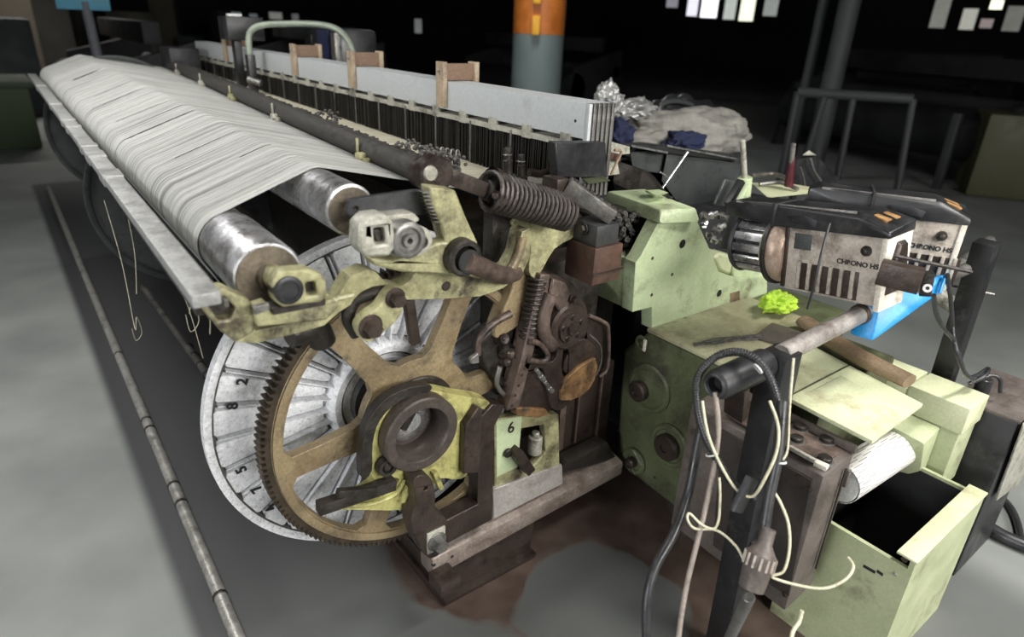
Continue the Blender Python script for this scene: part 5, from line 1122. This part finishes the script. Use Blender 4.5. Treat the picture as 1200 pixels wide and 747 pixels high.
far_loom(.9, 9.4, 0, 'dark loom beyond the far end of the warp sheet'); far_loom(4.2, 11.0, 0, 'dark loom far back near the centre left'); far_loom(14.5, 5, -.2, 'dark loom farthest to the right')
for i, (px0, px1, d_) in enumerate(((938, 952, 9), (968, 990, 8.5))):
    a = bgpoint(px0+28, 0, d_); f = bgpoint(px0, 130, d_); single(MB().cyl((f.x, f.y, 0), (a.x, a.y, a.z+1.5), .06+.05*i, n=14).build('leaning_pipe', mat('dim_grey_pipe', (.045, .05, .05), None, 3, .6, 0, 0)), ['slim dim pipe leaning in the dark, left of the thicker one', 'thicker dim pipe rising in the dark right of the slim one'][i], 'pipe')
t = thing('dim_frame_rack', 'dim steel frame rack standing in the dark right of centre', 'rack')
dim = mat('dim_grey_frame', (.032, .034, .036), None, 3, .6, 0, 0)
A_ = bgpoint(935, 108, 6.6); B_ = bgpoint(1070, 116, 6.6); 
MB().cyl(A_, B_, .04).build('top_bar', dim, t)
for k, (q, px, py) in enumerate(((A_, 918, 190), (B_, 1062, 210), (A_.lerp(B_, .5), 985, 205), (A_.lerp(B_, .25), 935, 190))):
    e = bgpoint(px, py, 6.6); e.z = 0; MB().cyl(q, e, .03).build('leg', dim, t)
gq = aZ(1195, 238, 0); t = thing('olive_machine_housing', 'dull olive machine housing at the right edge in shadow', 'machine')
MB().box((gq.x+.35, gq.y+.35, .47), (.8, .8, .94), Matrix.Rotation(.5, 3, 'Z'), .05).build('housing', mat('dull_olive', (.075, .072, .03), (.05, .048, .02), 3, .6, 0, 0), t)
MB().box((gq.x-.12, gq.y+.85, .45), (.10, .10, .9), None, .02).build('pillar', dim, t)
t = thing('green_floor_pallet', 'dull green low box standing far off at the left edge', 'box')
MB().bb((-2.2, 10.1, 0), (.38, 11.3, .72), .03).build('box_body', mat('dull_green', (.07, .10, .05), (.05, .075, .035), 3, .7, 0, 0), t)
MB().bb((-2.25, 10.05, .72), (.43, 11.35, .78), .01).build('box_lid', mat('dull_green_lid', (.07, .10, .06), None, 3, .7, 0, 0), t)
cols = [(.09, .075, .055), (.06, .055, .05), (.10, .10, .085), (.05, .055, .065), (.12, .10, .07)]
ql = ['dull brown bale at the very left of the dark stack', 'brown grey bale second from the left in the dark stack', 'pale grey bale in the dark stack behind the blue sign', 'bluish bale in the dark stack behind the warp sheet', 'tan bale in the dark stack', 'lower tan bale right of the sign post', 'dark bale left of the black sensor post', 'brown bale topmost behind the sign post']
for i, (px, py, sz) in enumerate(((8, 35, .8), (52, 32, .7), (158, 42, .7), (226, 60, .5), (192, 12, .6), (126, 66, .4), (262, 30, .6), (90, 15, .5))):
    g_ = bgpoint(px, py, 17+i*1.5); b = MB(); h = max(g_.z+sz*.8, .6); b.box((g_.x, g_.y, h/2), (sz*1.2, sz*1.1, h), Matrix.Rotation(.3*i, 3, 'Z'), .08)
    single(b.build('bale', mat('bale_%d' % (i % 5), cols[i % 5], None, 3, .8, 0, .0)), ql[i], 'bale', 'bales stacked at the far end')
gq = bgpoint(2, 60, 13.0); single(MB().box((gq.x-.3, gq.y+.6, .72), (1.5, .9, 1.44), None, .05).build('grey_cabinet', mat('slate_cabinet', (.04, .046, .052), None, 3, .6, 0, 0)), 'slate grey cabinet at the left edge behind the warp end', 'cabinet')

# ------------------------------------------------------------------ added lamps, out of view, to light the scene
def lamp(x, y, z, sx, sy, pw, col, label, tilt=0):
    t = thing('ceiling_lamp', label, 'lamp', 'hall ceiling lamps')
    MB().box((x, y, z+.06), (sx+.1, sy+.1, .08), None, .01).build('lamp_housing', M['wh'], t)
    MB().cyl((x, y, z+.1), (x, y, 7), .012, n=8).build('suspension_rod', M['steel'], t)
    ld = bpy.data.lights.new('tube_light', 'AREA'); ld.shape = 'RECTANGLE'; ld.size = sx; ld.size_y = sy; ld.energy = pw; ld.color = col
    ld.spread = math.radians(120)
    lo = bpy.data.objects.new('tube_light', ld); COL.objects.link(lo); lo.location = (x, y, z); lo.parent = None
lamp(-.5, 3.0, 3.6, .9, 3.0, 46, (1, .99, .97), 'long ceiling lamp above the back of the warp')
lamp(2.3, -.5, 3.3, 2.0, .4, 45, (1, .98, .94), 'ceiling lamp above the near right of the loom')
lamp(4.6, 6.0, 4.6, 1.2, .4, 50, (.95, .98, 1), 'ceiling lamp before the striped column')
lamp(1.5, 14.5, 4.6, 3, .5, 90, (1, .96, .9), 'far ceiling lamp before the bales')
# glowing window and area light added behind the camera to brighten front faces
setp(MB().bb((-.6, -4.0, 1.5), (3.8, -3.96, 3.9)).build('window_front', mat('daylight_pane', (.9, .95, 1), None, 1, .5, 0, 0, emit=(.9, .95, 1, 1.0))), None, None, None, 'structure')
ld = bpy.data.lights.new('daylight', 'AREA'); ld.shape = 'RECTANGLE'; ld.size = 3.6; ld.size_y = 2.0; ld.energy = 345; ld.color = (1, .975, .93)
lo = bpy.data.objects.new('daylight', ld); COL.objects.link(lo); lo.location = (1.6, -3.9, 2.7); lo.rotation_euler = (math.radians(78), 0, 0)
setp(MB().bb((-8.99, -2.6, 1.2), (-8.95, 1.0, 3.6)).build('window_left', mat('daylight_pane', (.9, .95, 1), None, 1, .5, 0, 0, emit=(.9, .95, 1, 1.0))), None, None, None, 'structure')  # unseen window and area light added to lift the left-facing sides
ld = bpy.data.lights.new('daylight', 'AREA'); ld.shape = 'RECTANGLE'; ld.size = 3.4; ld.size_y = 2.2; ld.energy = 170; ld.color = (.96, .98, 1); ld.spread = math.radians(110)
lo = bpy.data.objects.new('daylight', ld); COL.objects.link(lo); lo.location = (-8.9, -.8, 2.4); lo.rotation_euler = (math.radians(84), 0, math.radians(-88))
W_ = bpy.data.worlds.new('world'); bpy.context.scene.world = W_; W_.use_nodes = True
W_.node_tree.nodes['Background'].inputs[0].default_value = (.5, .55, .62, 1); W_.node_tree.nodes['Background'].inputs[1].default_value = .06

# ------------------------------------------------------------------ sub-parts go under their parts
def base(o): return o.name.split('.')[0]
def centre(o):
    v = [x.co for x in o.data.vertices]; return sum(v, Vector())/max(len(v), 1)
def nest(thing_name, child, part):
    for t_ in [o for o in bpy.data.objects if o.parent is None and base(o) == thing_name]:
        ps = [o for o in t_.children if base(o) == part and o.type == 'MESH']
        if not ps: continue
        for c_ in [o for o in t_.children if base(o) in child and o.type == 'MESH' and not o.children]:
            cc = centre(c_); p_ = min(ps, key=lambda o: (centre(o)-cc).length)
            if p_ is not c_: c_.parent = p_
for a_ in (('yarn_feeder', ('cap_joint', 'edge_highlight', 'side_lug', 'button'), 'top_cap'), ('yarn_feeder', ('cooling_fin', 'fin_recess', 'label_plate', 'side_knob', 'front_wall'), 'body_shell'),
           ('yarn_feeder', ('rear_socket',), 'rear_frame'), ('control_box', ('knob_ring',), 'knob'), ('control_box', ('screw',), 'side_door'), ('control_box', ('toggle_tip',), 'toggle_rod'),
           ('gearbox', ('boss_cap',), 'round_boss'), ('gearbox', ('lid_seam', 'lid_panel'), 'front_lid'), ('gearbox', ('seal_ring', 'white_clip', 'screw_hole', 'cast_rib'), 'gearbox_body'),
           ('let_off_mechanism', ('strap_hole',), 'side_strap'), ('let_off_mechanism', ('screw',), 'pulley'), ('let_off_mechanism', ('case_boss',), 'gear_case'),
           ('loom_side_frame', ('beam_hole',), 'foot_beam'), ('loom_side_frame', ('hex_bolt',), 'square_washer'), ('loom_side_frame', ('green_patch', 'plunger', 'catch_lever', 'screw'), 'window_casting'),
           ('bearing_housing', ('screw', 'housing_ribs', 'clamp_nut'), 'housing_casting'), ('bearing_housing', ('shaft_key',), 'shaft_end'), ('lower_lever', ('pivot_pin', 'slot_edge', 'curved_lip'), 'lever_casting'),
           ('upper_lever', ('ratchet_teeth',), 'lever_casting'), ('upper_lever', ('clamp_slot_block', 'clamp_arm'), 'roller_clamp'), ('upper_lever', ('bushing_core',), 'bushing'), ('crank_link', ('pivot_bolt',), 'link_plate'),
           ('roller_bearing_block', ('bore_plug', 'pocket_floor'), 'block_casting'), ('roller_bearing_block', ('clip',), 'slide_rail'), ('green_tower_casing', ('mounting_hole', 'round_hole', 'access_slot'), 'casing_front'),
           ('green_tower_casing', ('lid_knob', 'lid_hole'), 'casing_lid'), ('green_bin', ('slot_hole', 'rivet', 'black_lining'), 'bin_shell'), ('bolted_guide_bar', ('bolt',), 'bar_body'), ('cable_connector', ('grip_ribs',), 'shell'),  # black_lining: sheets painting the bin's shaded inside
           ('floor_tube', ('coupling',), 'tube_body'), ('back_rail', ('bracket_back',), 'end_bracket'), ('back_roller', ('end_disc',), 'steel_shell'), ('guide_roller', ('end_disc',), 'steel_shell'), ('beam_gear', ('rim_lip',), 'toothed_rim'),
           ('heald_frame', ('rod_hook', 'healds'), 'heald_rod')):
    if a_[0] == 'heald_frame':
        a0_ = [c for c in h0.children if base(c) == 'heald_rod'][0]
        for c_ in [c for c in h0.children if base(c) in a_[1]]: c_.parent = a0_
        continue
    nest(*a_)

# ------------------------------------------------------------------ settle origins
for o in list(bpy.data.objects):
    if o.parent is None and o.type in ('EMPTY', 'MESH') and '_s' not in o and o.get('kind') != 'structure' and 'yarn_feeder' not in o.name and o.location.length < 1e-6:
        if o.type == 'MESH' and o.data.users > 1: continue
        settle(o)
for o in bpy.data.objects:
    if '_s' in o: del o['_s']
sc = bpy.context.scene
sc.view_settings.view_transform = 'Standard'; sc.view_settings.look = 'None'; sc.view_settings.gamma = 1; sc.view_settings.use_curve_mapping = False
sc.view_settings.exposure = 0.62
